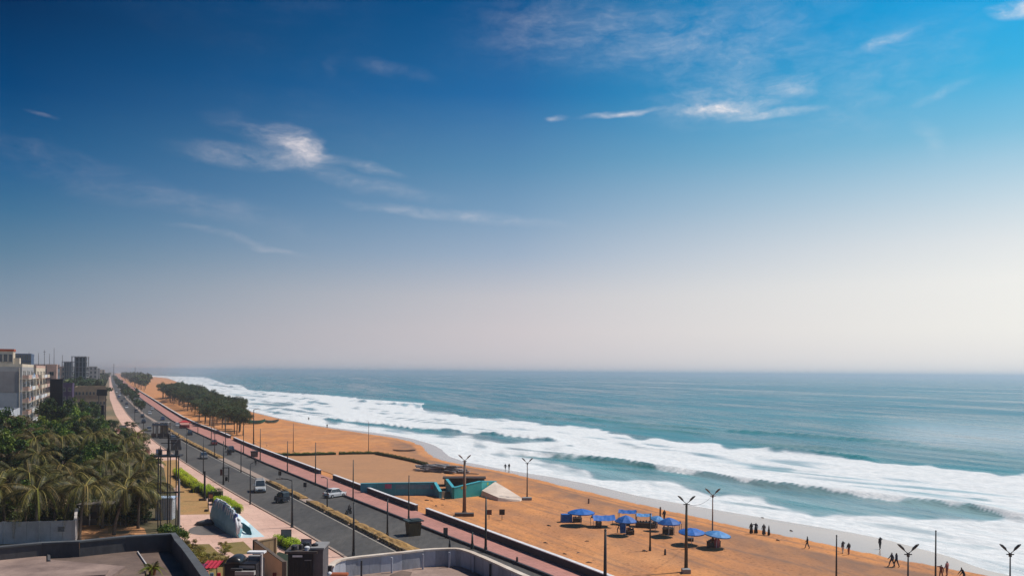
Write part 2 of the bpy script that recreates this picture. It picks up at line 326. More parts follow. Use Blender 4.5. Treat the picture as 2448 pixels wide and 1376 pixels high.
# beach: sheet with its own relief and a wet margin
def build_beach():
    ss = np.concatenate([np.arange(8, 380, 2.2), np.arange(380, 900, 9), np.arange(900, 6000, 60)])
    fr = np.linspace(0, 1, 230); vs = []; wet = []; tone = []
    for s in ss:
        p = float(par_(s)) + .12; q = float(shF(s)) + 26
        t = p + (q - p) * fr
        d = shF(s) - t; w = shW(s)
        X = (U.x * s + V.x * t) / U.length_squared; Y = (U.y * s + V.y * t) / U.length_squared
        z = np.where(d > 0, SEA + .85 * (1 - np.exp(-np.maximum(d, 0) / 9.0)), SEA + .06 * d)
        bumps = .035 * np.sin(X * 1.1 + 2 * np.sin(Y * .31)) * np.sin(Y * .9 + X * .2) + .03 * np.sin(s * .23 + t * .9) + nr.uniform(-.02, .02, len(t))
        z = z + bumps * np.clip((w - t) / 8, 0, 1)
        vs.append(np.stack([X, Y, z], 1)); wet.append(np.clip((t - w) / 1.6 + .5, 0, 1))
        bw = w - (3.6 + 3.0 * np.clip((160 - s) / 90, 0, 1))                       # a darker, damp band above the swash, with old tide lines
        damp = np.exp(-(np.clip(t - bw, 0, None) / .9) ** 2) * np.exp(-(np.clip(bw - t, 0, None) / (6.0 + 5 * np.clip((130 - s) / 60, 0, 1))) ** 1.6) * (.8 + .15 * np.sin(s * .11)) * np.clip((330 - s) / 80, .15, 1) + .9 * np.exp(-((t - w + 2.8) / .35) ** 2) * (s < 190)
        damp = damp + (s < 150) * (.55 * np.exp(-((t - w + 13 + np.sin(s * .09)) / .30) ** 2) + .5 * np.exp(-((t - w + 15.5 + 1.4 * np.sin(s * .06)) / .28) ** 2) + .4 * np.exp(-((t - w + 20 + 2 * np.sin(s * .05)) / .35) ** 2) + .35 * np.exp(-((t - w + 26 + 2 * np.sin(s * .04 + 1)) / 2.2) ** 2))
        for o_, a_, f_ in ((9, 2.5, .03), (17, 4, .021), (5, 1.2, .05)):
            for g_ in (0, 1.6): damp = damp + .42 * np.exp(-((t - p - o_ - g_ - a_ * np.sin(s * f_ + o_)) / .26) ** 2) * (s < 300)
        tone.append(np.clip(damp, 0, 1))
    V_ = np.concatenate(vs); n, k = len(ss), len(fr)
    i, j = np.meshgrid(np.arange(n - 1), np.arange(k - 1), indexing='ij'); a = (i * k + j).ravel()
    q = np.stack([a, a + 1, a + k + 1, a + k], 1)
    me = bpy.data.meshes.new('beach'); me.from_pydata(V_.tolist(), [], q.tolist()); me.polygons.foreach_set('use_smooth', [True] * len(me.polygons))
    for nm, arr in (('wet', wet), ('damp', tone)):
        at = me.attributes.new(nm, 'FLOAT', 'POINT'); at.data.foreach_set('value', np.concatenate(arr).astype(np.float32))
    m = bpy.data.materials.new('beach_sand'); m.use_nodes = True; nt = m.node_tree; N = nt.nodes; L = nt.links; b = N['Principled BSDF']
    tc = N.new('ShaderNodeTexCoord')
    def noise(sc, det, st=(1, 1, 1), rot=0):
        mp = N.new('ShaderNodeMapping'); mp.inputs['Scale'].default_value = st; mp.inputs['Rotation'].default_value = (0, 0, rot); L.new(tc.outputs['Object'], mp.inputs[0])
        x = N.new('ShaderNodeTexNoise'); x.inputs['Scale'].default_value = sc; x.inputs['Detail'].default_value = det; x.inputs['Roughness'].default_value = .6; L.new(mp.outputs[0], x.inputs[0]); return x.outputs[0]
    def rng(v, a, b_, c=0., d=1.):
        r = N.new('ShaderNodeMapRange'); L.new(v, r.inputs[0])
        for i_, q_ in zip((1, 2, 3, 4), (a, b_, c, d)): r.inputs[i_].default_value = q_
        return r.outputs[0]
    def mix(f, a, b_):
        x = N.new('ShaderNodeMix'); x.data_type = 'RGBA'
        if isinstance(f, float): x.inputs[0].default_value = f
        else: L.new(f, x.inputs[0])
        for i_, q_ in ((6, a), (7, b_)):
            if isinstance(q_, tuple): x.inputs[i_].default_value = q_
            else: L.new(q_, x.inputs[i_])
        return x.outputs[2]
    big = noise(.035, 5, (1, .45, 1), -ROT); mid = noise(.35, 5, (1, .5, 1), -ROT); fi = noise(3.0, 4)
    c = mix(rng(big, .36, .64), (.56, .245, .098, 1), (.66, .27, .082, 1))
    c = mix(rng(mid, .40, .68, 0, .8), c, (.42, .19, .085, 1))
    pz = noise(.09, 6, (1, .5, 1), -.9); c = mix(rng(pz, .47, .62, 0, .65), c, (.40, .18, .085, 1))
    pd = noise(.055, 5, (1, .6, 1), -.2); c = mix(rng(pd, .54, .72, 0, .30), c, (.66, .36, .17, 1))
    vo = N.new('ShaderNodeTexVoronoi'); vo.inputs['Scale'].default_value = 1.1; L.new(tc.outputs['Object'], vo.inputs[0]); foot = rng(vo.outputs['Distance'], .10, .30, .62, 1.0)
    sf = N.new('ShaderNodeVectorMath'); sf.operation = 'SCALE'; L.new(c, sf.inputs[0]); L.new(foot, sf.inputs[3]); c = sf.outputs[0]
    sc = N.new('ShaderNodeVectorMath'); sc.operation = 'SCALE'; L.new(c, sc.inputs[0]); L.new(rng(fi, .3, .7, .82, 1.16), sc.inputs[3]); c = sc.outputs[0]
    ad = N.new('ShaderNodeAttribute'); ad.attribute_name = 'damp'; aw = N.new('ShaderNodeAttribute'); aw.attribute_name = 'wet'
    dm = N.new('ShaderNodeMath'); dm.operation = 'MULTIPLY'; L.new(ad.outputs['Fac'], dm.inputs[0]); L.new(rng(mid, .2, .6, .45, 1.0), dm.inputs[1])
    c = mix(dm.outputs[0], c, (.215, .13, .09, 1)); wf = noise(.5, 4, (1, .2, 1), -ROT)
    wsum = N.new('ShaderNodeMath'); wsum.operation = 'ADD'; L.new(aw.outputs['Fac'], wsum.inputs[0]); L.new(rng(wf, .3, .7, -.35, .35), wsum.inputs[1]); wv = rng(wsum.outputs[0], .35, .65)
    c = mix(wv, c, (.40, .345, .31, 1)); L.new(c, b.inputs['Base Color'])
    L.new(rng(wv, 0, 1, .9, .16), b.inputs['Roughness']); L.new(rng(wv, 0, 1, .2, .9), b.inputs['Specular IOR Level']); b.inputs['IOR'].default_value = 1.5
    bp = N.new('ShaderNodeBump'); bp.inputs['Distance'].default_value = .25; L.new(mid, bp.inputs['Height']); L.new(rng(wv, 0, 1, .55, .02), bp.inputs['Strength'])
    bp2 = N.new('ShaderNodeBump'); bp2.inputs['Distance'].default_value = .06; L.new(fi, bp2.inputs['Height']); L.new(rng(wv, 0, 1, .7, .0), bp2.inputs['Strength']); L.new(bp.outputs[0], bp2.inputs['Normal']); L.new(bp2.outputs[0], b.inputs['Normal'])
    me.materials.append(m); struct('beach', me)
build_beach()

# ------------------------------------------------------------------ sea
def build_sea():
    # polar grid about the foot of the camera tower: rings get wider with distance
    dep = np.concatenate([np.arange(620, 60, -2.0), np.arange(60, 6, -1.1), np.geomspace(6, .5, 14)])
    Yr = 2000 * (H_CAM - SEA) / dep
    az = np.concatenate([np.linspace(-.62, .62, 1000), np.linspace(.64, 1.45, 60)])
    tan = np.tan(az)
    YY, TT = np.meshgrid(Yr, tan, indexing='ij')
    lim = 60000; X = YY * TT; Y = YY.copy()
    px = 1224 + F_PX * TT; py = YH0 + ROLL * (px - 1224) + F_PX * (H_CAM - SEA) / YY
    s, t = ST((X, Y))
    lat = t - shF(s)
    sm = lambda x: np.clip(x, 0, 1) ** 2 * (3 - 2 * np.clip(x, 0, 1))
    f = lambda pts: np.interp(px, [p[0] for p in pts], [p[1] for p in pts])
    wob = 2.2 * np.sin(px / 37 + 2 * np.sin(px / 91)) + 1.3 * np.sin(px / 13.3 + py / 9) + 1.6 * np.sin(px / 61 + py / 17)
    near = np.clip((py - 930) / 120, .12, 1); wob = wob * near + 3.2 * near * np.sin(s / 5.1 + 2.6 * np.sin(lat / 6.0 + s / 27.0)) * np.sin(s / 12.7 + 1.3)
    TE = [(200, 894), (330, 895), (415, 897.5), (489, 899), (508, 905), (540, 916), (577, 919), (592, 929), (640, 934), (708, 938), (776, 942), (852, 948), (857, 954), (930, 957), (1008, 966), (1014, 979), (1084, 986), (1123, 996), (1204, 999), (1254, 1002), (1352, 1017), (1400, 1020), (1541, 1046), (1648, 1053), (1764, 1065), (1828, 1071), (2085, 1100), (2213, 1112), (2385, 1127), (2448, 1129), (3000, 1200), (5000, 1500)]
    wdt = 1.5 + 5 * near
    foam = sm((py - f(TE) + wob) / wdt)
    FO = foam.copy()
    Z = np.zeros_like(X); face = np.zeros_like(X)
    gaps = [
        ([(755, 999), (783, 999), (894, 1009), (992, 1023), (1123, 1031), (1221, 1040), (1319, 1050), (1345, 1056)], [(755, 1001), (803, 1017), (878, 1027), (960, 1034), (1057, 1046), (1156, 1057), (1254, 1063), (1319, 1061), (1345, 1058)], .98, 1, .75),
        ([(1342, 1062), (1385, 1066)], [(1342, 1069), (1385, 1073)], .8, 0, 0),
        ([(1190, 1084), (1300, 1088), (1400, 1096), (1503, 1108), (1567, 1118), (1700, 1138), (1828, 1160), (2042, 1184), (2213, 1203), (2320, 1216), (2440, 1240), (2600, 1262)], [(1190, 1092), (1286, 1108), (1400, 1130), (1443, 1150), (1593, 1156), (1721, 1194), (1828, 1199), (1892, 1220), (1948, 1240), (2085, 1243), (2128, 1238), (2320, 1249), (2440, 1250), (2600, 1268)], .68, 1, 1.15),
        ([(845, 957), (1010, 967)], [(845, 961), (930, 966), (1010, 973)], .95, 0, 0),
        ([(1828, 1073), (1900, 1079), (2085, 1098), (2120, 1102)], [(1828, 1079), (1900, 1086), (2000, 1096), (2085, 1103), (2120, 1105)], 1.0, 0, 0),
        ([(1777, 1112), (1900, 1118), (2042, 1134)], [(1777, 1122), (1900, 1133), (2042, 1141)], .5, 0, 0),
        ([(450, 934), (507, 940)], [(450, 939), (507, 944)], .75, 0, 0), ([(540, 939), (645, 946)], [(540, 943), (645, 951)], .7, 0, 0), ([(588, 960), (700, 965)], [(588, 968), (700, 973)], .85, 0, 0),
        ([(615, 955), (715, 965)], [(615, 960), (715, 971)], .8, 0, 0), ([(738, 957), (800, 963)], [(738, 963), (800, 969)], .85, 0, 0), ([(706, 970), (768, 976)], [(706, 977), (768, 983)], .8, 0, 0), ([(630, 978), (690, 987)], [(630, 985), (690, 994)], .8, 0, 0),
        ([(480, 915), (570, 924)], [(480, 919), (570, 928)], .6, 0, 0),
        ([(2000, 1262), (2448, 1312)], [(2000, 1266), (2448, 1330)], .35, 0, 0),
        ([(960, 977), (1120, 990), (1180, 1001)], [(960, 980), (1120, 999), (1180, 1004)], .45, 0, 0),
        ([(1000, 999), (1150, 1008), (1260, 1018)], [(1000, 1002), (1150, 1014), (1260, 1022)], .5, 0, 0),
        ([(1900, 1150), (2200, 1178), (2448, 1205)], [(1900, 1155), (2200, 1186), (2448, 1215)], .42, 0, 0),
        ([(600, 946), (760, 953)], [(600, 949), (760, 956)], .6, 0, 0), ([(640, 969), (740, 983), (790, 988)], [(640, 973), (740, 988), (790, 992)], .6, 0, 0), ([(520, 947), (600, 955)], [(520, 951), (600, 961)], .7, 0, 0),
        ([(1450, 1062), (1600, 1074), (1800, 1098)], [(1450, 1067), (1600, 1081), (1800, 1103)], .38, 0, 0),
    ]
    for up, lo, st_, rdg, hh in gaps:
        a, b = f(up), f(lo); x0, x1 = up[0][0], up[-1][0]
        ex = sm((px - x0) / 40 + .2) * sm((x1 - px) / 40 + .2)
        g_ = sm((py - a + wob * .6) / 2.2) * sm((b - py + wob) / (3 + 9 * (near > .5))) * ex * ((b - a) > .5)
        foam = foam * (1 - st_ * g_)
        if rdg:
            dist = (py - a) / (F_PX * (H_CAM - SEA)) * YY ** 2        # metres shoreward of the bore front
            Z += hh * np.exp(-np.clip(dist, 0, None) ** 2 / 2.2) * np.exp(-np.clip(-dist, 0, None) / 9) * ex
            face = np.maximum(face, np.exp(-((dist - 2.5) / 3.5) ** 2) * ex)
    # green unbroken faces beyond the surf
    for pts, hh, wm in (([(1828, 1073), (1900, 1080), (2000, 1089), (2085, 1098)], 1.1, 3.2), ([(1740, 1030), (1800, 1034), (1900, 1039), (2042, 1051), (2200, 1062)], .9, 4.0), ([(850, 957), (930, 961), (1010, 969)], 1.1, 4), ([(1080, 985), (1160, 990), (1250, 996), (1420, 1004)], .8, 5),
                        ([(1010, 968), (1100, 972), (1300, 980)], .6, 6), ([(1300, 985), (1500, 1000)], .6, 6), ([(1400, 1003), (1600, 1018), (1700, 1026)], .6, 5), ([(1500, 1020), (1700, 1037)], .5, 5), ([(1800, 1060), (2000, 1072)], .5, 5), ([(2100, 1060), (2400, 1085)], .5, 5)):
        a = f(pts); x0, x1 = pts[0][0], pts[-1][0]; ex = sm((px - x0 + 40) / 70) * sm((x1 + 40 - px) / 70)
        dist = (py - a) / (F_PX * (H_CAM - SEA)) * YY ** 2
        Z += hh * np.exp(-(dist / wm) ** 2) * ex; face = np.maximum(face, np.exp(-((dist - wm * .7) / wm) ** 2) * ex * .9)
    # streaks and holes that run with the shore
    q1 = np.sin(lat / 3.1 + 2.2 * np.sin(s / 19.0 + lat / 11) + s / 31) * np.sin(s / 9.0 + 1.7 * np.sin(lat / 4.3)); q2 = np.sin(lat / 7.7 + 1.5 * np.sin(s / 43.0)) * .5 + .5
    foam = foam * (1 - (.16 + .34 * q2) * np.clip(q1 * 1.3 - .1, 0, 1)) - .10 * (q2 > .5) * np.clip(lat / 30, 0, 1)
    foam = foam * np.where(px < 700, .86, 1)
    # crest foam on the breaker
    a = f([(850, 954), (1010, 965)]); foam = np.maximum(foam, np.exp(-((py - a) / 2.2) ** 2) * (px > 848) * (px < 1015))
    # scattered whitecaps off to the right
    wc = sm((px - 1950) / 300) * np.exp(-((py - 1040 - (px - 2200) * .04) / 42) ** 2) * .42
    foam = np.maximum(foam, wc)
    # small chop with real height near the shore
    Z += (.10 * np.sin(lat / 2.1 + 1.5 * np.sin(s / 11)) + .05 * np.sin(lat / .9 + s / 4)) * (YY < 500)
    Z *= np.clip(lat / 6, 0, 1)
    sh = np.exp(-np.clip(lat, 0, None) / 140)
    n, k = X.shape; i, j = np.meshgrid(np.arange(n - 1), np.arange(k - 1), indexing='ij'); a = (i * k + j).ravel()
    keep = ((lat[:-1, :-1] > -10) | (lat[1:, 1:] > -10)).ravel(); a = a[keep]
    q = np.stack([a, a + 1, a + k + 1, a + k], 1)
    used = np.unique(q); remap = -np.ones(n * k, int); remap[used] = np.arange(len(used)); q = remap[q]
    # irregular waterline: the sheet thins out where the swash ends
    run = .9 * np.sin(s / 7.3 + 1.2 * np.sin(s / 3.1)) + .6 * np.sin(s / 2.3)
    Z = Z + SEA + np.where(lat < 8, .02 - .02 * np.clip(-lat + run, 0, 30), .02)
    foam = np.where(lat < 3, np.maximum(foam, .75), foam)
    Vv = np.stack([X, Y, Z], 2).reshape(-1, 3)[used]
    me = bpy.data.meshes.new('sea')
    me.vertices.add(len(Vv)); me.vertices.foreach_set('co', Vv.astype(np.float32).ravel())
    me.loops.add(q.size); me.loops.foreach_set('vertex_index', q.ravel().astype(np.int32))
    me.polygons.add(len(q)); me.polygons.foreach_set('loop_start', np.arange(0, q.size, 4, dtype=np.int32)); me.polygons.foreach_set('loop_total', np.full(len(q), 4, np.int32))
    me.polygons.foreach_set('use_smooth', np.ones(len(q), bool)); me.update(); me.validate()
    for nm, arr in (('foam', foam), ('face', face), ('shallow', sh)):
        at = me.attributes.new(nm, 'FLOAT', 'POINT'); at.data.foreach_set('value', arr.reshape(-1)[used].astype(np.float32))
    m = bpy.data.materials.new('sea_water'); m.use_nodes = True; nt = m.node_tree; N = nt.nodes; L = nt.links; b = N['Principled BSDF']
    geo = N.new('ShaderNodeNewGeometry')
    def noise(sc, det, st=(1, 1, 1), rot=-ROT, rough=.6):
        mp0 = N.new('ShaderNodeMapping'); mp0.inputs['Rotation'].default_value = (0, 0, rot); L.new(geo.outputs['Position'], mp0.inputs[0])
        mp = N.new('ShaderNodeMapping'); mp.inputs['Scale'].default_value = st; L.new(mp0.outputs[0], mp.inputs[0])
        x = N.new('ShaderNodeTexNoise'); x.inputs['Scale'].default_value = sc; x.inputs['Detail'].default_value = det; x.inputs['Roughness'].default_value = rough; L.new(mp.outputs[0], x.inputs[0]); return x.outputs[0]
    def rng(v, a, b_, c=0., d=1.):
        r = N.new('ShaderNodeMapRange'); L.new(v, r.inputs[0])
        for i_, q_ in zip((1, 2, 3, 4), (a, b_, c, d)): r.inputs[i_].default_value = q_
        return r.outputs[0]
    def mth(op, a, b_, cl=False):
        x = N.new('ShaderNodeMath'); x.operation = op; x.use_clamp = cl
        for i_, q_ in ((0, a), (1, b_)):
            if isinstance(q_, float): x.inputs[i_].default_value = q_
            else: L.new(q_, x.inputs[i_])
        return x.outputs[0]
    def mix(f_, a, b_):
        x = N.new('ShaderNodeMix'); x.data_type = 'RGBA'; L.new(f_, x.inputs[0])
        for i_, q_ in ((6, a), (7, b_)):
            if isinstance(q_, tuple): x.inputs[i_].default_value = q_
            else: L.new(q_, x.inputs[i_])
        return x.outputs[2]
    def attr(nm):
        x = N.new('ShaderNodeAttribute'); x.attribute_name = nm; return x.outputs['Fac']
    af, aface, ash = attr('foam'), attr('face'), attr('shallow')
    # foam lace
    lace = noise(.30, 8, (1, .28, 1), rough=.68); lace2 = noise(1.4, 5, (1, .4, 1)); big = noise(.05, 4, (1, .35, 1))
    thr = mth('ADD', mth('ADD', mth('MULTIPLY', lace, .75), mth('MULTIPLY', lace2, .3)), mth('MULTIPLY', big, .35))      # about .7 mean
    fm = rng(mth('SUBTRACT', mth('MULTIPLY', af, 1.22), mth('MULTIPLY', thr, 1.0)), -.16, .30)
    sw = noise(.02, 4, (1, .18, 1)); sw2 = noise(.16, 5, (1, .25, 1))
    wcol = mix(ash, (.001, .125, .165, 1), (.02, .21, .22, 1))
    wcol = mix(rng(sw, .42, .62, 0, .6), wcol, (.001, .085, .120, 1))
    wcol = mix(rng(aface, 0, 1, 0, .75), wcol, (.006, .115, .085, 1))
    milk = rng(af, .06, .55, 0, .80); wcol = mix(milk, wcol, (.40, .46, .49, 1))
    b.inputs['IOR'].default_value = 1.33; b.inputs['Specular IOR Level'].default_value = .46
    far1 = noise(.012, 6, (1, .10, 1), rot=-.25, rough=.7); far2 = noise(.07, 5, (1, .16, 1), rot=-.3, rough=.65)
    stk = mth('ADD', mth('MULTIPLY', far1, .6), mth('MULTIPLY', far2, .4)); L.new(rng(stk, .38, .62, .10, .42), b.inputs['Roughness'])
    sc_ = N.new('ShaderNodeVectorMath'); sc_.operation = 'SCALE'; L.new(wcol, sc_.inputs[0]); L.new(rng(stk, .36, .62, .62, 1.45), sc_.inputs[3]); L.new(sc_.outputs[0], b.inputs['Base Color'])
    bp = N.new('ShaderNodeBump'); bp.inputs['Distance'].default_value = 1.6; bp.inputs['Strength'].default_value = .55; L.new(sw2, bp.inputs['Height'])
    rip = noise(1.1, 4, (1, .35, 1)); bp2 = N.new('ShaderNodeBump'); bp2.inputs['Distance'].default_value = .25; bp2.inputs['Strength'].default_value = .8; L.new(rip, bp2.inputs['Height']); L.new(bp.outputs[0], bp2.inputs['Normal']); L.new(bp2.outputs[0], b.inputs['Normal'])
    fb = N.new('ShaderNodeBsdfDiffuse'); fr_ = noise(.9, 6, (1, .4, 1), rough=.7)
    L.new(mix(rng(fr_, .30, .62, 0, .75), (.82, .82, .82, 1), (.50, .55, .58, 1)), fb.inputs[0])
    bpf = N.new('ShaderNodeBump'); bpf.inputs['Distance'].default_value = .5; bpf.inputs['Strength'].default_value = .6; L.new(fr_, bpf.inputs['Height']); L.new(bpf.outputs[0], fb.inputs['Normal'])
    mxs = N.new('ShaderNodeMixShader'); L.new(fm, mxs.inputs[0]); L.new(b.outputs[0], mxs.inputs[1]); L.new(fb.outputs[0], mxs.inputs[2])
    L.new(mxs.outputs[0], N['Material Output'].inputs[0])
    me.materials.append(m); struct('sea', me)
build_sea()

# ------------------------------------------------------------------ haze
HAZE = .00025
mb = MB().box(0, 20000, -45, 130000, 60000, 45 + 40)
hz = struct('haze', mb.mesh('haze', []), 'stuff'); hz.data.materials.clear()
hm = bpy.data.materials.new('thin_haze'); hm.use_nodes = True; hm.node_tree.nodes.clear()
pv = hm.node_tree.nodes.new('ShaderNodeVolumePrincipled'); pv.inputs['Density'].default_value = HAZE; pv.inputs['Color'].default_value = (.84, .88, .95, 1); pv.inputs['Anisotropy'].default_value = .6
ho = hm.node_tree.nodes.new('ShaderNodeOutputMaterial'); hm.node_tree.links.new(pv.outputs[0], ho.inputs['Volume']); hz.data.materials.append(hm)
S.cycles.volume_step_rate = 4.0
# ------------------------------------------------------------------ promenade wall, median, lawns
def wall_run(name, label, cat, s_list, fin, w, h, z0, face_m, top_m, cap_h=.10, over=.06, joint=0.0):
    """a wall following t=fin(s), cut into panels; each panel is a part, with a pale coping on top"""
    a0 = P(s_list[0], float(fin(s_list[0])))
    root = thing(name, label, cat, (a0.x, a0.y, z0))
    for i in range(len(s_list) - 1):
        sa, sb = s_list[i] + joint, s_list[i + 1] - joint
        for nm, lo, hi, wa, wb, m in (('wall_panel', 0, h, 0, w, face_m), ('coping', h, h + cap_h, -over, w + over, top_m)):
            sm_ = [sa, (sa + sb) / 2, sb]; A = [P(s, float(fin(s)) + wa) - a0 for s in sm_]; Bq = [P(s, float(fin(s)) + wb) - a0 for s in sm_]
            ring = [(v.x, v.y) for v in A] + [(v.x, v.y) for v in reversed(Bq)]
            ring.reverse()
            mb = MB().prism(ring, lo, hi); part(nm, mb, m, root)
    return root
WD = .42
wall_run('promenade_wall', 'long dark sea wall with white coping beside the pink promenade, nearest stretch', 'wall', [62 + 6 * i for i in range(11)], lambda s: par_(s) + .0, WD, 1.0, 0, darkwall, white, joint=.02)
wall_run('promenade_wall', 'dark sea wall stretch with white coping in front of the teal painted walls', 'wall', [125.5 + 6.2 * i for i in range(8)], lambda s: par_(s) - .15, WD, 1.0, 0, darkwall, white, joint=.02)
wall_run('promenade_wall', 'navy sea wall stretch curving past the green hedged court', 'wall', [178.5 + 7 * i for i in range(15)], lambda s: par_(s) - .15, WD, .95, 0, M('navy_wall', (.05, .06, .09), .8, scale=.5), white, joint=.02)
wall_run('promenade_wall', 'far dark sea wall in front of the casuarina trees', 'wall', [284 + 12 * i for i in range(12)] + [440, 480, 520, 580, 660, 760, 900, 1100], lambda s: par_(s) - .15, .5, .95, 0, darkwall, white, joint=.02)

# median: ochre stone planter beds end to end, heaped with yellow stone and earth
def median():
    k = 0
    for a, b in [(70, 82), (82.6, 94), (94.6, 106), (106.6, 118), (118.6, 130), (130.6, 141), (145, 157), (158, 170), (220, 236), (237, 252), (253, 268), (269, 284), (290, 315), (320, 350)]:
        s0 = P(a, float(medL(a))); lab = ('ochre median planter bed, number %s from the white curved parapet' % ['zero', 'first', 'second', 'third', 'fourth', 'fifth', 'sixth', 'seventh', 'eighth', 'ninth', 'tenth', 'eleventh', 'twelfth', 'thirteenth', 'last'][k]); k += 1
        r = thing('median_planter', lab, 'planter', (s0.x, s0.y, .1), group='planter beds along the road median')
        n = max(3, int((b - a) / 1.2)); prof = [(.25, 0), (.28, .26), (.55, .30), (.85, .42), (1.15, .40), (1.45, .32), (1.75, .26), (1.80, 0)]; mb = MB()
        secs = []
        for i in range(n + 1):
            s = a + (b - a) * i / n; sc = .55 if i in (0, n) else 1
            w_ = float(medR(s) - medL(s)) / 2.05
            secs.append([P(s, float(medL(s)) + .02 + t * w_, z * sc * rnd.uniform(.75, 1.25) if 0 < j < 7 else 0) - s0 + Vector((0, 0, 0)) for j, (t, z) in enumerate(prof)])
        mb.loft([[Vector(p) for p in q] for q in secs]); part('planter_bed', mb, gold, r)
        kb = MB()
        for i in range(n):
            s = a + (b - a) * (i + .5) / n
            q = P(s, float(medL(s)) + .18) - s0; kb = MB().box(q.x, q.y, 0, .22, (b - a) / n * .94, .36, ROT); part('kerb_stone', kb, M('painted_kerb_stone', (.34, .22, .08), .8, (.06, .05, .04), 1.1, rand=.5), r)
median()

def blob_poly(name, pts, z, mat_, kind='structure', noise=0.0):
    vs = [G(x, y, z) for x, y in pts]; me = bpy.data.meshes.new(name); bm = bmesh.new(); bm.faces.new([bm.verts.new(v) for v in vs]); bmesh.ops.triangulate(bm, faces=bm.faces[:])
    bm.normal_update()
    for f in bm.faces:
        if f.normal.z < 0: f.normal_flip()
    bm.to_mesh(me); bm.free(); me.materials.append(mat_); o = link(name, me); o['kind'] = kind; return o
blob_poly('garden_ground', [(-250, 1420), (-250, 1060), (60, 1010), (200, 990), (268, 1040), (330, 1075), (352, 1090), (395, 1120), (420, 1180), (430, 1285), (520, 1330), (540, 1420)], .016, M('leaf_litter_ground', (.12, .085, .045), .95, (.06, .06, .025), .25, .4, fine=.3))
blob_poly('lawn', [(424, 1142), (440, 1133), (470, 1160), (495, 1195), (503, 1228), (431, 1229)], .026, lawn_m)
blob_poly('lawn', [(389, 1100), (424, 1098), (436, 1140), (420, 1165), (400, 1165)], .022, lawn_m)
blob_poly('lawn', [(533, 1297), (582, 1293), (612, 1322), (560, 1324), (540, 1312), (528, 1301)], .024, lawn2_m)
blob_poly('lawn', [(455, 1300), (500, 1299), (520, 1318), (556, 1335), (560, 1440), (440, 1440), (440, 1310)], .020, lawn2_m)
blob_poly('garden_ground', [(182, 1252), (300, 1248), (345, 1262), (360, 1300), (182, 1310)], .024, M('orange_soil', (.45, .21, .09), .95, (.33, .17, .08), .3, .3, fine=.2))
# flat darker disc at the foot of the sculpture
def disc(name, c, rx, ry, z, mat_, n=48):
    mb = MB(); vs = [Vector((c.x + math.cos(a) * rx, c.y + math.sin(a) * ry, z)) for a in [i * 2 * math.pi / n for i in range(n)]]; mb.add(vs, [tuple(range(n))]); o = link(name, mb.mesh(name, mat_)); o['kind'] = 'structure'; return o
dc = G(522, 1261); disc('sculpture_disc', dc, 3.7, 5.2, .02, M('dark_disc', (.15, .135, .13), .85, scale=.5, fine=.1))
# enclosed court on the beach, with smoother browner sand
def court():
    q = [(620, 1090), (810, 1087), (898, 1086), (1020, 1108), (1066, 1135), (1066, 1160), (866, 1162), (800, 1135), (700, 1100)]
    mb = MB(); vs = []
    for x, y in q: g = B(x, y); vs.append(Vector((g.x, g.y, -.27)))
    mb.add(vs, [tuple(range(len(vs)))][::-1]); me = mb.mesh('court_sand', M('court_sand', (.42, .21, .10), .95, (.36, .185, .095), .12, .3, fine=.08)); o = link('court_sand', me); o['kind'] = 'structure'
court()

# ------------------------------------------------------------------ foliage
def leaf_mat(name, ca, cb, cc):
    m = bpy.data.materials.new(name); m.use_nodes = True; nt = m.node_tree; N = nt.nodes; L = nt.links; b = N['Principled BSDF']
    at = N.new('ShaderNodeAttribute'); at.attribute_name = 'tone'; oi = N.new('ShaderNodeObjectInfo')
    r = N.new('ShaderNodeValToRGB'); r.color_ramp.elements[0].color = ca + (1,); r.color_ramp.elements[1].color = cc + (1,); e = r.color_ramp.elements.new(.5); e.color = cb + (1,); L.new(at.outputs['Fac'], r.inputs[0])
    hs = N.new('ShaderNodeHueSaturation'); L.new(r.outputs[0], hs.inputs['Color'])
    a1 = N.new('ShaderNodeMapRange'); a1.inputs[3].default_value = .475; a1.inputs[4].default_value = .52; L.new(oi.outputs['Random'], a1.inputs[0]); L.new(a1.outputs[0], hs.inputs['Hue'])
    a2 = N.new('ShaderNodeMath'); a2.operation = 'MULTIPLY'; L.new(oi.outputs['Random'], a2.inputs[0]); a2.inputs[1].default_value = 7.31; a3 = N.new('ShaderNodeMath'); a3.operation = 'FRACT'; L.new(a2.outputs[0], a3.inputs[0])
    a4 = N.new('ShaderNodeMapRange'); a4.inputs[3].default_value = .65; a4.inputs[4].default_value = 1.45; L.new(a3.outputs[0], a4.inputs[0]); L.new(a4.outputs[0], hs.inputs['Value'])
    L.new(hs.outputs[0], b.inputs['Base Color']); b.inputs['Roughness'].default_value = .55; b.inputs['Specular IOR Level'].default_value = .3
    tr = N.new('ShaderNodeBsdfTranslucent'); L.new(hs.outputs[0], tr.inputs[0]); mx = N.new('ShaderNodeMixShader'); mx.inputs[0].default_value = .28; L.new(b.outputs[0], mx.inputs[1]); L.new(tr.outputs[0], mx.inputs[2]); L.new(mx.outputs[0], N['Material Output'].inputs[0])
    return m
leaf_g = leaf_mat('green_leaves', (.010, .030, .007), (.042, .098, .013), (.25, .31, .04))
leaf_d = leaf_mat('dark_leaves', (.010, .024, .010), (.032, .062, .018), (.10, .13, .03))
leaf_c = leaf_mat('casuarina_needles', (.022, .042, .016), (.055, .085, .028), (.10, .125, .045))
leaf_b = leaf_mat('dry_leaves', (.04, .035, .018), (.13, .105, .05), (.36, .28, .16))
leaf_p = leaf_mat('pink_blossom', (.05, .07, .03), (.30, .13, .11), (.55, .27, .24))
leaf_l = leaf_mat('lime_hedge_leaves', (.12, .18, .008), (.34, .44, .016), (.55, .62, .05))
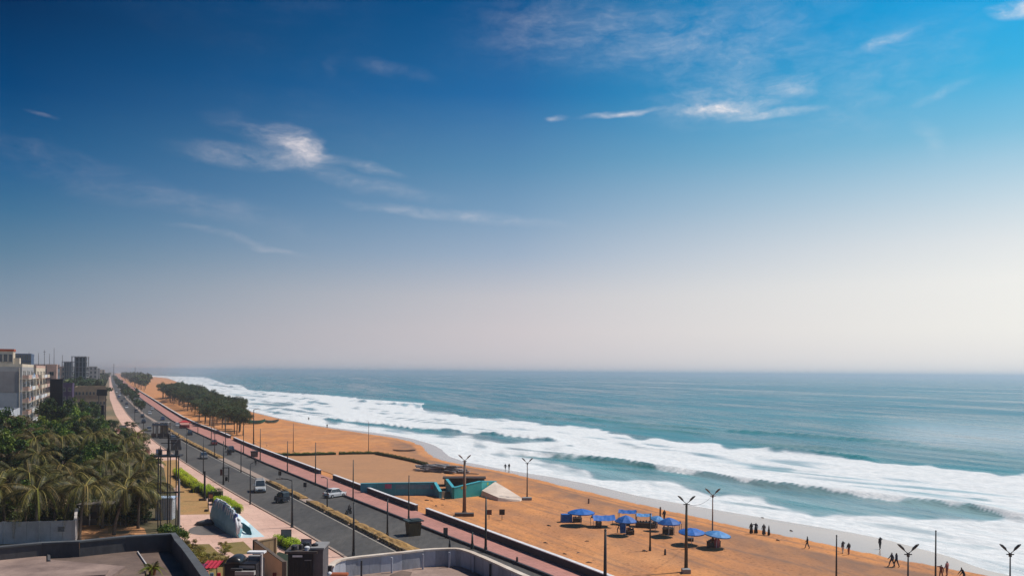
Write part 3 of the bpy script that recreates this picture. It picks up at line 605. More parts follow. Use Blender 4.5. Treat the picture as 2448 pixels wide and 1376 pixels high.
leaf_y = leaf_mat('golden_shrub_leaves', (.06, .06, .012), (.19, .16, .025), (.35, .26, .05))
palm_m = leaf_mat('palm_fronds', (.018, .022, .006), (.066, .064, .015), (.36, .28, .08))
palm_b = leaf_mat('bright_palm_fronds', (.08, .11, .015), (.19, .23, .03), (.35, .36, .06))
def quads(name, cen, nrm_rand, size, tone, mat_, aspect=.55):
    n = len(cen); d1 = nr.normal(size=(n, 3)); d1[:, 2] *= nrm_rand; d1 /= np.linalg.norm(d1, axis=1)[:, None]
    d2 = nr.normal(size=(n, 3)); d2 -= (d2 * d1).sum(1)[:, None] * d1; d2 /= np.linalg.norm(d2, axis=1)[:, None]
    s = (size * nr.uniform(.6, 1.3, n))[:, None]; a = d1 * s * .5; b = d2 * s * .5 * aspect
    v = np.stack([cen - a, cen - b, cen + a, cen + b], 1).reshape(-1, 3)
    me = bpy.data.meshes.new(name); me.vertices.add(4 * n); me.vertices.foreach_set('co', v.astype(np.float32).ravel())
    me.loops.add(4 * n); me.loops.foreach_set('vertex_index', np.arange(4 * n, dtype=np.int32)); me.polygons.add(n)
    me.polygons.foreach_set('loop_start', np.arange(0, 4 * n, 4, dtype=np.int32)); me.polygons.foreach_set('loop_total', np.full(n, 4, np.int32)); me.update()
    at = me.attributes.new('tone', 'FLOAT', 'POINT'); at.data.foreach_set('value', np.repeat(np.clip(tone, 0, 1), 4).astype(np.float32)); me.materials.append(mat_); return me
def crown(name, mat_, rx, rz, cz, n=3600, clumps=34, leaf=.38, flat=.8, seed=0, spread=.30):
    nr.seed(seed + 11)
    d = nr.normal(size=(clumps, 3)); d /= np.linalg.norm(d, axis=1)[:, None]; rad = nr.uniform(.35, 1.0, clumps) ** .6
    cc = d * rad[:, None] * np.array([rx, rx, rz]) * nr.uniform(.75, 1.1, (clumps, 1)); cc[:, 2] = np.abs(cc[:, 2]) * flat * np.sign(cc[:, 2] + .3 * rz)
    ct = nr.uniform(.15, .85, clumps); w = nr.uniform(.5, 1.2, clumps); idx = nr.choice(clumps, n, p=w / w.sum())
    off = nr.normal(size=(n, 3)); off /= np.linalg.norm(off, axis=1)[:, None]; off *= (nr.uniform(0, 1, n) ** .45)[:, None] * spread * rx * np.array([1, 1, .75]) * w[idx][:, None]
    p = cc[idx] + off; p[:, 2] += cz
    return quads(name, p, .8, leaf, ct[idx] + nr.normal(size=n) * .22, mat_)
def trunk(h, r, limbs, rx, seed, m=trunk_m, lean=.3):
    g = random.Random(seed); mb = MB(); top = (g.uniform(-lean, lean), g.uniform(-lean, lean), h)
    mb.tube([(0, 0, -.3), (top[0] * .3, top[1] * .3, h * .45), top], [r * 1.15, r * .8, r * .5], 7)
    for i in range(limbs):
        a = g.uniform(0, 6.28); z0 = h * g.uniform(.55, .95); l = rx * g.uniform(.4, .75)
        mb.tube([(top[0] * z0 / h, top[1] * z0 / h, z0), (math.cos(a) * l * .5, math.sin(a) * l * .5, z0 + l * .5), (math.cos(a) * l, math.sin(a) * l, z0 + l * .8)], [r * .5, r * .3, r * .12], 5)
    return mb.mesh('trunk', m)
def tree_proto(name, label, mat_, rx, rz, cz, th, seed, **k):
    r = thing(name, label, 'tree', (0, 0, 0)); link('trunk', trunk(th, .17, 5, rx, seed), r); link('crown', crown('crown', mat_, rx, rz, cz, seed=seed, **k), r); return r
protos = [
    tree_proto('broadleaf_tree', 'dense green broadleaf tree', leaf_g, 3.0, 2.4, 5.6, 4.6, 1),
    tree_proto('broadleaf_tree', 'dense green broadleaf tree', leaf_g, 3.4, 2.0, 5.2, 4.4, 2, clumps=26),
    tree_proto('broadleaf_tree', 'dark green broadleaf tree', leaf_d, 2.8, 2.9, 6.0, 4.8, 3),
    tree_proto('broadleaf_tree', 'pale dusty broadleaf tree', leaf_b, 2.6, 2.2, 5.2, 4.2, 4, clumps=22, n=2600),
    tree_proto('broadleaf_tree', 'fresh green bushy tree', leaf_g, 2.4, 3.0, 5.0, 3.6, 5, clumps=40)]
def where_park(s, t):
    if s > 262: return 'in front of the apartment blocks' if t < -12 else 'near the green-roofed pavilion'
    if t > -9: return 'at the pavement edge near the transformer stand' if s < 185 else 'at the pavement edge across from the far roadway'
    if s < 150: return 'right behind the palm grove, park left of the road'
    return 'under the white low block' if t < -38 else 'in the middle of the park canopy'
kind_lab = ['rounded mid green tree', 'broad flat-topped green tree', 'tall dark green tree', 'dusty olive brown tree', 'narrow fresh green tree']
tmax = curve([(105, -9), (118, -7.5), (135, -5), (160, -1), (185, 2), (205, 3), (235, 2.5), (262, 0), (300, -3), (330, -6), (400, -7)])
used_p = set(); placed = []
rnd.seed(21); tries = 0
while len(placed) < 190 and tries < 20000:
    tries += 1; s = rnd.uniform(114, 392); t = rnd.uniform(-75, float(tmax(s)))
    p = P(s, t); px = 1224 + F_PX * p.x / p.y
    if px < -70 or p.y < 110: continue
    if s > 215 and t > -8 and rnd.random() < .3: continue
    if s > 262 and t < -14: continue
    if any((p - q).length < 4.8 for q in placed): continue
    if t < -19 and s > 258 or (s > 348 and t > -15): continue
    placed.append(p)
    tall = 1.55 if (s > 262 and t > -20 and s < 350) else 1.6 if s >= 350 else 1.0
    k = rnd.choices(range(5), [3, 3, 4, 4, 3])[0]
    left = min(1, max(0, (float(tmax(s)) - t) / 22)); sc = rnd.uniform(.62, 1.25) * (.80 + .46 * left); 
    if s > 240: sc *= .85
    sc *= tall
    rz_ = rnd.uniform(0, 6.28)
    if k not in used_p:
        used_p.add(k); r = protos[k]; r.location = p; r.rotation_euler.z = rz_; r.scale = (sc,) * 3; r['label'] = kind_lab[k] + ' ' + where_park(s, t); r['group'] = 'trees of the park left of the road'
    else: dup(protos[k], p, rz_, kind_lab[k] + ' ' + where_park(s, t), 'trees of the park left of the road', (sc * rnd.uniform(.9, 1.12), sc * rnd.uniform(.9, 1.12), sc * rnd.uniform(.9, 1.15)))

# shrubs with and without blossom
def shrub_proto(name, mat_, rx, rz, n, leaf, seed, lab):
    r = thing(name, lab, 'shrub', (0, 0, 0)); mb = MB()
    for i in range(4): a = i * 1.6 + .3; mb.tube([(0, 0, -.1), (math.cos(a) * rx * .4, math.sin(a) * rx * .4, rz * .9)], [.05, .02], 5)
    part('stem', mb, trunk_m, r); link('foliage', crown('foliage', mat_, rx, rz, rz * .95, n=n, clumps=14, leaf=leaf, seed=seed, spread=.4), r); return r
sh_pink = shrub_proto('flowering_shrub', leaf_p, 1.3, .9, 900, .22, 31, 'x'); sh_green = shrub_proto('garden_shrub', leaf_g, 1.3, 1.0, 1100, .22, 32, 'x'); sh_gold = shrub_proto('golden_shrub', leaf_y, 1.2, .9, 1100, .18, 33, 'x'); sh_dark = shrub_proto('garden_shrub', leaf_d, 1.4, 1.3, 1200, .24, 34, 'x')
firsts = set()
def put(pr, loc, rz=0.0, label=None, group=None, scale=1.0):
    if id(pr) not in firsts:
        firsts.add(id(pr)); pr.location = loc; pr.rotation_euler.z = rz; pr.scale = scale if isinstance(scale, tuple) else (scale,) * 3
        if label: pr['label'] = label
        if group: pr['group'] = group
        return pr
    return dup(pr, loc, rz, label, group, scale)
for px, py, sc in [(300, 1040, 1.3), (318, 1052, 1), (334, 1066, 1.2), (345, 1088, 1.2), (352, 1100, 1), (330, 1045, .9), (262, 1035, 1.1), (282, 1030, 1), (206, 1022, 1), (222, 1018, 1.2), (240, 1012, 1), (360, 1112, 1.2)]:
    put(sh_pink, G(px, py + 4), rnd.uniform(0, 6), 'pink flowering shrub at the edge of the park beside the pavement', 'pink flowering shrubs at the park edge', sc)
rnd.seed(91)
for i in range(26):
    s = rnd.uniform(135, 255); t = rnd.uniform(-50, float(tmax(s)) - 1); q = P(s, t)
    if 1224 + F_PX * q.x / q.y < -20: continue
    put(sh_pink, q + Vector((0, 0, 2.6)), rnd.uniform(0, 6), 'tall pale pink blossoming shrub rising between the park trees', 'blossoming shrubs among the park trees', (1.3, 1.3, 1.0)); 
for i in range(34):
    px, py = rnd.choice([(rnd.uniform(250, 300), rnd.uniform(1005, 1040)), (rnd.uniform(300, 350), rnd.uniform(1045, 1100)), (rnd.uniform(340, 372), rnd.uniform(1100, 1150)), (rnd.uniform(200, 262), rnd.uniform(985, 1030))])
    put(rnd.choice([sh_green, sh_dark]), G(px, py), rnd.uniform(0, 6), 'green garden shrub at the edge of the park beside the pavement', 'green shrubs at the park edge', rnd.uniform(.7, 1.6))
for px, py, sc, lab in [(395, 1300, 1.5, 'bright green shrub just behind the dark terrace wall, left one'), (424, 1302, 1.2, 'bright green shrub at the corner of the dark terrace wall')]:
    put(sh_green, G(px, py), rnd.uniform(0, 6), lab, None, sc)
gp = [(446, 1318), (456, 1310), (462, 1330), (474, 1322), (486, 1336), (470, 1345), (490, 1350), (505, 1342), (452, 1338), (500, 1360), (520, 1352), (536, 1350), (478, 1360), (533, 1308), (543, 1316), (538, 1324)]
for i, (px, py) in enumerate(gp):
    put(sh_gold, G(px, py), rnd.uniform(0, 6), 'yellow-green shrub in the bed below the plaza' if i < 13 else 'olive shrub on the curved edge of the small lawn', 'golden shrubs below the plaza' if i < 13 else 'shrubs on the lawn edge', rnd.uniform(.6, 1.05) if i < 13 else .55)

# clipped hedges: a soft rounded body of leaves over stems
def hedge(px_pts, w, h, mat_, label, name='hedge', cat='hedge', z=0, per=260, leaf=.16, ground=G, round_=.5):
    pts = [ground(x, y) for x, y in px_pts]; r = thing(name, label, cat, pts[0]); nr.seed(int(px_pts[0][0])); cen = []; mb = MB()
    for a, b in zip(pts[:-1], pts[1:]):
        L_ = (b - a).length; n = int(L_ * per * w); u = nr.uniform(0, 1, n); d = (b - a) / L_; nn = Vector((-d.y, d.x, 0))
        ang = nr.uniform(0, math.pi, n); rr = nr.uniform(.72, 1.03, n); 
        lump = 1 + .12 * np.sin(u * L_ * 2.3) + .06 * np.sin(u * L_ * 5.1)
        cx = np.sign(np.cos(ang)) * np.abs(np.cos(ang)) ** round_ * w / 2 * rr * lump; cz = np.abs(np.sin(ang)) ** round_ * h * rr * lump
        cen.append(np.stack([a.x + d.x * u * L_ + nn.x * cx, a.y + d.y * u * L_ + nn.y * cx, a.z + cz], 1) - np.array(pts[0]))
        aa = a - pts[0]; q = (a + b) / 2 - pts[0]; mb.box(q.x, q.y, q.z, L_, w * .72, h * .72, math.atan2(d.y, d.x))
    cen = np.concatenate(cen)
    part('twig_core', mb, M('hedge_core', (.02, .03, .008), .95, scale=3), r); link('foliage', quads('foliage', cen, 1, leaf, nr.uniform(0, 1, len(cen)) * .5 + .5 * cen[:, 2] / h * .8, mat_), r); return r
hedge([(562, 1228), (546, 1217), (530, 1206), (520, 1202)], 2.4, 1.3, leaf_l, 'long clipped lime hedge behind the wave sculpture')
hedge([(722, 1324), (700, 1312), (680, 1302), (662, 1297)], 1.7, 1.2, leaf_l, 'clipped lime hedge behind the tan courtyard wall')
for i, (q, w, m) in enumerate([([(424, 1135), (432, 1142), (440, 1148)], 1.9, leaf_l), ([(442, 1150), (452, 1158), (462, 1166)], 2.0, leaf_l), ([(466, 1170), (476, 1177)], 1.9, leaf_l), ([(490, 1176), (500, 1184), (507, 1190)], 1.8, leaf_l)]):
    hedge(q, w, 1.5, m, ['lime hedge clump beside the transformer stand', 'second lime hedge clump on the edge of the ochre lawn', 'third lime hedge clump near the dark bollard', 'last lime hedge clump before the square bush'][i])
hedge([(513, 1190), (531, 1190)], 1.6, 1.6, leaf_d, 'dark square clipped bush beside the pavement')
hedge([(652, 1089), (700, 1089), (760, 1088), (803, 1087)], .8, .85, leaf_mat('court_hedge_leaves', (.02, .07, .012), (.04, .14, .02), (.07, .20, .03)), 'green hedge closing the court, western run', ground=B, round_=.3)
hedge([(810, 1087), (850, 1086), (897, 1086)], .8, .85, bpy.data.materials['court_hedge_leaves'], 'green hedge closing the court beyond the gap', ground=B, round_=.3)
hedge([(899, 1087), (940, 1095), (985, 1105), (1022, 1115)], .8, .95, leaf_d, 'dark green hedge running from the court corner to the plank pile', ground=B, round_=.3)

# coconut palms: every frond is its own part
def frond_mesh(mat_, L_, droop, seed, folded=False):
    g = np.random.RandomState(seed); n = 26; V_ = []; Fq = []; T = []
    def pt(u): a = u * L_; return np.array([a * (1 - .22 * u * u), 0, .55 * L_ * u - droop * L_ * u * u * 1.25])
    for i in range(n):   # rachis
        a, b = pt(i / n), pt((i + 1) / n); r = .045 * (1 - i / n) + .012; o = len(V_); V_ += [a + (0, r, 0), a - (0, r, 0), b - (0, r, 0), b + (0, r, 0)]; Fq.append((o, o + 1, o + 2, o + 3)); T += [.9] * 4
    for i in range(2, n * 2):
        u = i / (n * 2); p = pt(u); tn = pt(min(1, u + .02)) - p; tn /= np.linalg.norm(tn)
        ln = L_ * .24 * math.sin(math.pi * min(1, u * .85 + .14)) ** .6 * g.uniform(.8, 1.1)
        for sgn in (-1, 1):
            w_ = .038; side = np.array([0, sgn, 0]) * (.42 if folded else .8) + np.array([0, 0, -1]) * (1.0 if folded else .55) + tn * .55; side /= np.linalg.norm(side)
            q = p + side * ln * .55; e = p + side * ln + np.array([0, 0, -.25 * ln]); o = len(V_)
            V_ += [p, q + tn * w_, e, q - tn * w_]; Fq.append((o, o + 1, o + 2, o + 3)); T += [g.uniform(.1, .8)] * 4
    me = bpy.data.meshes.new('frond'); me.from_pydata([tuple(v) for v in V_], [], Fq); at = me.attributes.new('tone', 'FLOAT', 'POINT'); at.data.foreach_set('value', np.array(T, np.float32)); me.materials.append(mat_); return me
fm_ = [frond_mesh(palm_m, 5.0, d, i) for i, d in enumerate((.55, .75, .95, 1.15))] + [frond_mesh(palm_b, 4.2, 1.15, 9, True), frond_mesh(palm_m, 3.6, .35, 10)]
def palm(px, py, h, label, nf=20, bright=2, lean=(0, 0), seed=1, sc=1.0, loc=None):
    g = random.Random(seed); b = loc or G(px, py); r = thing('coconut_palm', label, 'palm tree', b, group='coconut palms'); r.scale = (sc,) * 3
    top = Vector((lean[0], lean[1], h)); mb = MB(); k = 14
    pts = [Vector((lean[0] * (i / k) ** 1.6, lean[1] * (i / k) ** 1.6, h * i / k - (.2 if i == 0 else 0))) for i in range(k + 1)]
    mb.tube(pts, [.21 - .09 * i / k + (.015 if i % 2 else 0) + (.09 if i == 0 else 0) for i in range(k + 1)], 8); part('trunk', mb, palm_trunk_m, r, True)
    mb = MB()
    for i in range(9): a = i * .7; mb.tube([(top.x + math.cos(a) * .25, top.y + math.sin(a) * .25, h - .32), (top.x + math.cos(a) * .27, top.y + math.sin(a) * .27, h - .08)], [.10, .12], 6)
    part('coconuts', mb, M('coconut_husk', (.20, .19, .04), .6, scale=3), r)
    for i in range(nf):
        v = i % 4 if i >= bright else 4
        if i > nf - 4: v = 5
        o = link('frond', fm_[v], r, top + Vector((0, 0, -.05)), (g.uniform(-.15, .15), g.uniform(-.25, .2) - (.35 if v == 5 else 0), i * 2.39996 + g.uniform(-.2, .2)))
        if v == 4: o.rotation_euler.z = -1.5 + (i * .75 - .3)
        s_ = g.uniform(.82, 1.12); o.scale = (s_, s_, s_)
    return r
palm(85, 1296, 6.6, 'tall coconut palm rising in front of the white compound wall', 22, 3, (.1, .2), 3)
palm(190, 1292, 6.9, 'coconut palm at the end of the white compound wall, slim leaning trunk', 22, 1, (.5, .3), 4)
palm(272, 1278, 6.0, 'coconut palm beside the small house, trunk leaning right', 20, 0, (1.6, .4), 5)
palm(-10, 1292, 6.9, 'coconut palm cut off by the left edge of the photo', 20, 1, (0, 0), 6)
palm(330, 1262, 5.2, 'short coconut palm with ragged hanging fronds near the transformer stand', 18, 1, (.2, .1), 7)
palm(245, 1262, 6.2, 'coconut palm behind the small house', 18, 0, (.2, .5), 17)
palm(140, 1235, 7.4, 'coconut palm behind the white compound wall', 18, 0, (.2, .5), 27)
palm(30, 1240, 7.0, 'coconut palm in the shade behind the wall', 18, 0, (-.2, .5), 37)
for i_, (x_, y_, h_) in enumerate([(60, 1262, 7.6), (112, 1258, 6.4), (160, 1262, 7.4), (222, 1258, 7.8), (300, 1256, 6.6), (318, 1225, 6.8), (348, 1248, 5.4), (255, 1215, 7.4), (195, 1212, 7.8), (92, 1212, 8.4), (20, 1208, 8.0), (345, 1190, 6.0), (292, 1180, 7.0)]):
    if i_ in (1, 3, 5, 8, 10): continue
    palm(x_, y_, h_, ['coconut palm right behind the white compound wall, left of its notice plate', 'coconut palm right behind the middle of the white compound wall', 'coconut palm behind the right end of the white compound wall', 'coconut palm above the doorway of the small house', 'coconut palm right of the small house, near the corrugated kiosk', 'coconut palm in the second row right of the small house', 'low coconut palm just left of the corrugated kiosk', 'coconut palm in the second row directly over the small house roof', 'coconut palm in the second row left of the small house', 'tall coconut palm in the second row behind the tallest front palm', 'coconut palm in the second row near the left frame edge', 'rearmost small palm beside the transformer stand', 'rearmost coconut palm between park trees and transformer stand'][i_], 17, i_ % 2, (.3 * (-1) ** i_, .3), 50 + i_)
for i_, (x_, y_, h_, l_) in enumerate([(75, 1172, 9.5, 'tall ragged coconut palm rising from the park bushes above the tallest front palm'), (150, 1160, 9.0, 'tall coconut palm among park bushes, above the gap between the front palms'), (215, 1150, 9.2, 'tall coconut palm among park bushes behind the small house'), (300, 1140, 7.6, 'coconut palm among shrubs near the pavement side of the park'), (182, 1092, 9.5, 'distant coconut palm below the black hoarding'), (5, 1110, 10.5, 'distant coconut palm by the left edge below the apartment block'), (318, 1100, 6.5, 'distant short coconut palm at the pavement edge of the park')]):
    palm(x_, y_, h_, l_, 18, 2, (.5 * (-1) ** i_, .3), 80 + i_)
palm(258, 1120, 7.5, 'distant coconut palm in the middle of the park', 16, 0, (.3, 0), 8)
palm(120, 1120, 8.5, 'distant coconut palm standing above the park trees', 16, 0, (.3, 0), 18)
palm(45, 1150, 8.0, 'distant coconut palm among the leftmost park trees', 16, 0, (.3, 0), 28)
tp = thing('potted_plant', 'bright green potted plant standing on the dark-walled terrace near its corner', 'potted plant', W(368, 43.6, 11.36))
part('pot', MB().tube([(0, 0, 0), (0, 0, .32)], [.16, .21], 10), M('clay_pot', (.22, .09, .05), .8, scale=4), tp)
for i in range(26):
    o = link('frond', fm_[4] if i % 3 else fm_[5], tp, Vector((0, 0, .3)), (rnd.uniform(-.3, .3), rnd.uniform(-.9, -.2), i * 2.4)); o.scale = (rnd.uniform(.13, .2),) * 3
# undergrowth that darkens the ground below the palms
for i in range(30):
    px, py = rnd.uniform(-60, 350), rnd.uniform(1235, 1262)
    put(sh_dark, G(px, py - (0 if px < 180 else 6)), rnd.uniform(0, 6), 'dark undergrowth shrub in the shade below the palms', 'undergrowth below the palms', rnd.uniform(1.0, 2.0))

# casuarina belt on the beach
cas = []
for i in range(4):
    r = thing('casuarina_tree', 'x', 'tree', (0, 0, 0)); g = random.Random(i); mb = MB(); mb.tube([(0, 0, -.4), (g.uniform(-.2, .2), 0, 3.2), (g.uniform(-.4, .4), .1, 8.2)], [.20, .15, .05], 6)
    for k in range(3): a = g.uniform(0, 6.3); mb.tube([(0, 0, 3 + k), (math.cos(a) * 1.2, math.sin(a) * 1.2, 5 + k)], [.09, .03], 5)
    part('trunk', mb, trunk_m, r); link('crown', crown('crown', leaf_c, 2.7 + .2 * i, 3.2, 6.6, n=4800, clumps=34, leaf=.32, seed=50 + i, spread=.42), r); cas.append(r)
rnd.seed(77); cp = []
for i in range(140):
    for _ in range(60):
        s = 292 + 470 * rnd.random() ** 1.25; p_ = float(par_(s)); t = rnd.uniform(p_ + (5.5 if s < 340 else 4), p_ + 22 + (6 if s > 400 else 0)); q = P(s, t)
        px = 1224 + F_PX * q.x / q.y
        if px > 583: continue
        if 400 < s < 430 and t < p_ + 12: continue
        if px < 356 or (s > 420 and t < p_ + 9): continue
        if all((q - c).length > 2.9 for c in cp): break
    else: continue
    cp.append(q); g = P(s, t, float(tz(q.x, q.y)))
    put(cas[i % 4], g, rnd.uniform(0, 6), 'dark casuarina tree, %s %s of the beach belt' % ('promenade-side row at the' if t - p_ < 12 else 'seaward row at the', 'near end beside the boats' if s < 345 else 'middle' if s < 420 else 'hazy far end'), 'casuarina trees on the beach', tuple(q_ * (1 + .35 * min(1, max(0, (s - 380) / 300))) for q_ in (rnd.uniform(.9, 1.15), rnd.uniform(.9, 1.15), rnd.uniform(.85, 1.1))))
# far trees fading along both sides of the road
fart = [tree_proto('distant_tree', 'x', leaf_d, 4.2, 3.0, 5.0, 3.5, 61, n=900, clumps=18, leaf=.9), tree_proto('distant_tree', 'x', leaf_c, 3.6, 3.4, 5.2, 3.5, 62, n=900, clumps=18, leaf=.9)]
rnd.seed(5)
for i in range(330):
    s = 455 + 2100 * (i / 330) ** 1.5 + rnd.uniform(-15, 15); side = rnd.random()
    if side < .34: t = rnd.uniform(-60, -4); lab = 'hazy roadside tree far up the left pavement'
    elif side < .50: t = float(medL(s)) + 1.0; lab = 'small hazy tree far up the road median'
    else: t = float(par_(s)) + rnd.uniform(5, 26); lab = 'hazy tree in the far belt between promenade and surf'
    if 'belt' in lab:
        s = 720 + 1900 * rnd.random() ** 1.4; t = float(par_(s)) + rnd.uniform(4, 46)
    if 1224 + F_PX * P(s, t).x / P(s, t).y > 352: continue
    sc = rnd.uniform(.8, 1.4) * (.55 if 'median' in lab else 1) * (1 if s < 560 else 1.7); put(fart[i % 2], P(s, t), rnd.uniform(0, 6), lab, 'hazy trees far up the shore', sc)
# ------------------------------------------------------------------ buildings up the left side
frame_m = M('window_frame', (.30, .29, .27), .7, scale=2)
def window(r, kind, s0, t0, a, z, w, h, fm=None):
    """kind 's': on the face towards the viewer (along t); 't': on the face towards the sea (along s). local axes x=t, y=s"""
    fm = fm or frame_m; mb = MB(); d = .12
    if kind == 's':
        for (x, zz, sx, sz) in ((a - w / 2, z, .1, h), (a + w / 2, z, .1, h)): mb.box(x, s0 - d / 2, zz, sx, d, sz)
        mb.box(a, s0 - d / 2 - .02, z - .12, w + .3, d + .05, .12); mb.box(a, s0 - d / 2, z + h, w + .2, d, .1); mb.box(a, s0 - d / 2 + .02, z, .06, d - .06, h)
        p = MB().box(a, s0 - .02, z, w - .1, .03, h)
    else:
        for (y, zz, sy, sz) in ((a - w / 2, z, .1, h), (a + w / 2, z, .1, h)): mb.box(t0 + d / 2, y, zz, d, sy, sz)
        mb.box(t0 + d / 2 + .02, a, z - .12, d + .05, w + .3, .12); mb.box(t0 + d / 2, a, z + h, d, w + .2, .1); mb.box(t0 + d / 2 - .02, a, z, d - .06, .06, h)
        p = MB().box(t0 + .02, a, z, .03, w - .1, h)
    f = part('window', mb, fm, r); part('pane', p, glass, f); return f
def building(label, s0, s1, t0, t1, z1, nf, wall_m, name='apartment_building', ws=0, wt=0, balcony=0, z0=0, group=None, parapet=.8, slab_m=None, tank=True, wh=1.3, cat='building'):
    """local frame: x across (towards the sea), y up the road, origin at the near seaward corner"""
    o = P(s0, t1, z0); r = thing(name, label, cat, o, ROT - 0.0, group); Wd = t1 - t0; D = s1 - s0; hh = z1 - z0
    part('wall', MB().box(-Wd / 2, D / 2, 0, Wd, D, hh), wall_m, r)
    rp = MB()
    for x, y, sx, sy in ((-Wd / 2, .1, Wd + .1, .2), (-Wd / 2, D - .1, Wd + .1, .2), (-.1, D / 2, .2, D - .42), (-Wd + .1, D / 2, .2, D - .42)): rp.box(x, y, hh, sx, sy, parapet)
    part('roof_parapet', rp, slab_m or wall_m, r)
    fh = hh / nf
    for i in range(1, nf):
        if balcony:
            bs = balcony
            for k in range(bs):
                y0 = D * (k + .08) / bs; y1 = D * (k + .92) / bs; c = (y0 + y1) / 2
                sl_ = part('balcony_slab', MB().box(.75, c, i * fh - .15, 1.5, y1 - y0, .18), slab_m or cream, r)
                part('balcony_rail', MB().box(1.45, c, i * fh + .03, .10, y1 - y0, .95).box(.72, y0 + .05, i * fh + .03, 1.36, .1, .95).box(.72, y1 - .05, i * fh + .03, 1.36, .1, .95), rnd.choice([white, white, cream, pinkw]), sl_)
                window(r, 't', 0, 0, c - (y1 - y0) * .2, i * fh + .1, 1.0, 2.0); window(r, 't', 0, 0, c + (y1 - y0) * .22, i * fh + .8, 1.6, 1.2)
        if wt and not balcony:
            for k in range(wt): window(r, 't', 0, 0, D * (k + .5) / wt, (i - 0) * fh - fh * .55 - .0, min(1.6, D / wt * .55), wh)
        if ws:
            for k in range(ws): window(r, 's', 0, 0, -Wd * (k + .5) / ws, i * fh - fh * .55, min(1.5, Wd / ws * .5), wh)
    if nf and ws:
        for k in range(ws): window(r, 's', 0, 0, -Wd * (k + .5) / ws, nf * fh - fh * .6, min(1.5, Wd / ws * .5), wh)
    if nf and wt and not balcony:
        for k in range(wt): window(r, 't', 0, 0, D * (k + .5) / wt, nf * fh - fh * .6, min(1.6, D / wt * .55), wh)
    if tank:
        part('water_tank', MB().tube([(-Wd * .6, D * .4, hh), (-Wd * .6, D * .4, hh + 1.3), (-Wd * .6, D * .4, hh + 1.5)], [.6, .6, .3], 10), M('black_tank', (.03, .03, .035), .5), r)
    return r
gw = M('grey_render_wall', (.36, .34, .33), .9, (.28, .265, .26), .3, .1, stretch=(1, 1, .3), fine=.06)
A = building('grey and cream apartment block with balconies at the left edge', 261, 299, -60, -21.4, 22.6, 7, gw, balcony=3, slab_m=cream, tank=False)
# blank panels and a flat dark panel painted as loggia shade on its near wall, and the stair room with a red roof
part('wall_panel', MB().box(-3.6, -.12, 15.8, 6.2, .24, 5.6), M('warm_grey_panel', (.29, .26, .25), .9, (.24, .21, .205), .4, .1), A)
part('wall_panel', MB().box(-3.2, -.16, 9.6, 6.6, .32, 6.0), M('pale_grey_panel', (.40, .39, .40), .9, (.33, .32, .33), .4, .1), A)
part('loggia_shade_panel', MB().box(-4.6, -.06, 4.6, 5.0, .12, 4.2), dark, A)
rm = MB().box(-4.0, 4, 22.6, 3.6, 5, 4.2).box(-1.5, 4, 22.6, 1.4, 4, 2.4); part('stair_room', rm, cream, A)
part('red_roof', MB().box(-4.0, 4, 26.8, 3.9, 5.4, .6), M('red_roof', (.45, .09, .04), .8, scale=1), A)
rnd.seed(12)
for i in range(16):
    y_ = rnd.uniform(2, 36); z_ = 3.23 * rnd.randint(2, 6) + .9
    if i % 2: part('air_conditioner', MB().box(.25, y_, z_ + .9, .45, .95, .65), white if i % 4 else grey, A)
    else: part('laundry', MB().box(1.58, y_, z_ - .5, .05, rnd.uniform(1.2, 2.2), 1.1, taper=.95), [ltblue, M('red_laundry', (.5, .10, .08), .9), white, M('dark_laundry', (.05, .06, .12), .9)][(i // 2) % 4], A)
for z_ in (3.2, 6.5, 9.7, 12.9, 16.1, 19.4): part('string_course', MB().box(-19.3, -.06, z_ - .1, 38.6, .12, .22), cream, A)
for k in range(9): part('rain_pipe', MB().tube([(-.6 - 4.2 * k, -.3, .2), (-.6 - 4.2 * k, -.3, 22.4)], .09, 6), dark2 if k % 2 else cream, A) if k in (0, 2, 5) else None
for k in range(3): window(A, 's', 1.5, 0, -5.2 + 1.2 * k, 24.0, .8, 1.9)
building('cream stepped apartment block right behind the grey one, pale balconies', 303, 345, -48, -21.0, 22.4, 7, cream, balcony=3, slab_m=pinkw, tank=True)
w0 = W(-20, 205); building('plain white low block in front of the grey apartment block', 228, 250, -60, -20.9, 11.2, 3, M('cool_white_wall', (.50, .50, .52), .85, (.42, .42, .44), .3, .1), ws=0, wt=4, tank=False, name='low_building')
bl = building('long blue glazed roof pavilion standing behind the grey apartment block', 386, 400, -40, -28.5, 27.4, 2, M('blue_steel_cladding', (.07, .11, .19), .6, (.05, .08, .14), 1, stretch=(3, 1, 1)), ws=14, tank=False, name='rooftop_pavilion', wh=2.0, z0=21.6)
building('slim pink stair tower with a cream cap beyond the balconies', 372, 379, -22.2, -18.8, 23.2, 4, pinkw, name='stair_tower', tank=False, ws=1)
building('slate grey block with tall windows beyond the pink tower', 384, 420, -50, -20, 21.5, 6, M('slate_wall', (.10, .13, .16), .8, (.07, .09, .12), .4), ws=4, wt=6)
building('low row with a purple shopfront beyond the trees', 392, 412, -20, -14, 15.4, 4, M('purple_wall', (.07, .04, .10), .8, scale=.5), ws=3, tank=False, name='shop_building')
building('long low ochre hall with columns beyond the park', 414, 445, -14, -1.5, 13.6, 3, M('ochre_wall', (.34, .24, .15), .85, (.20, .16, .11), .5), ws=9, tank=False, name='market_hall')
building('flat green-roofed pavilion at the far end of the park', 352, 366, -13, -3.5, 6.8, 2, M('green_grey_wall', (.10, .16, .14), .85, (.16, .18, .14), .5), ws=4, tank=False, name='park_pavilion', slab_m=M('mint_roof', (.35, .45, .40), .8))
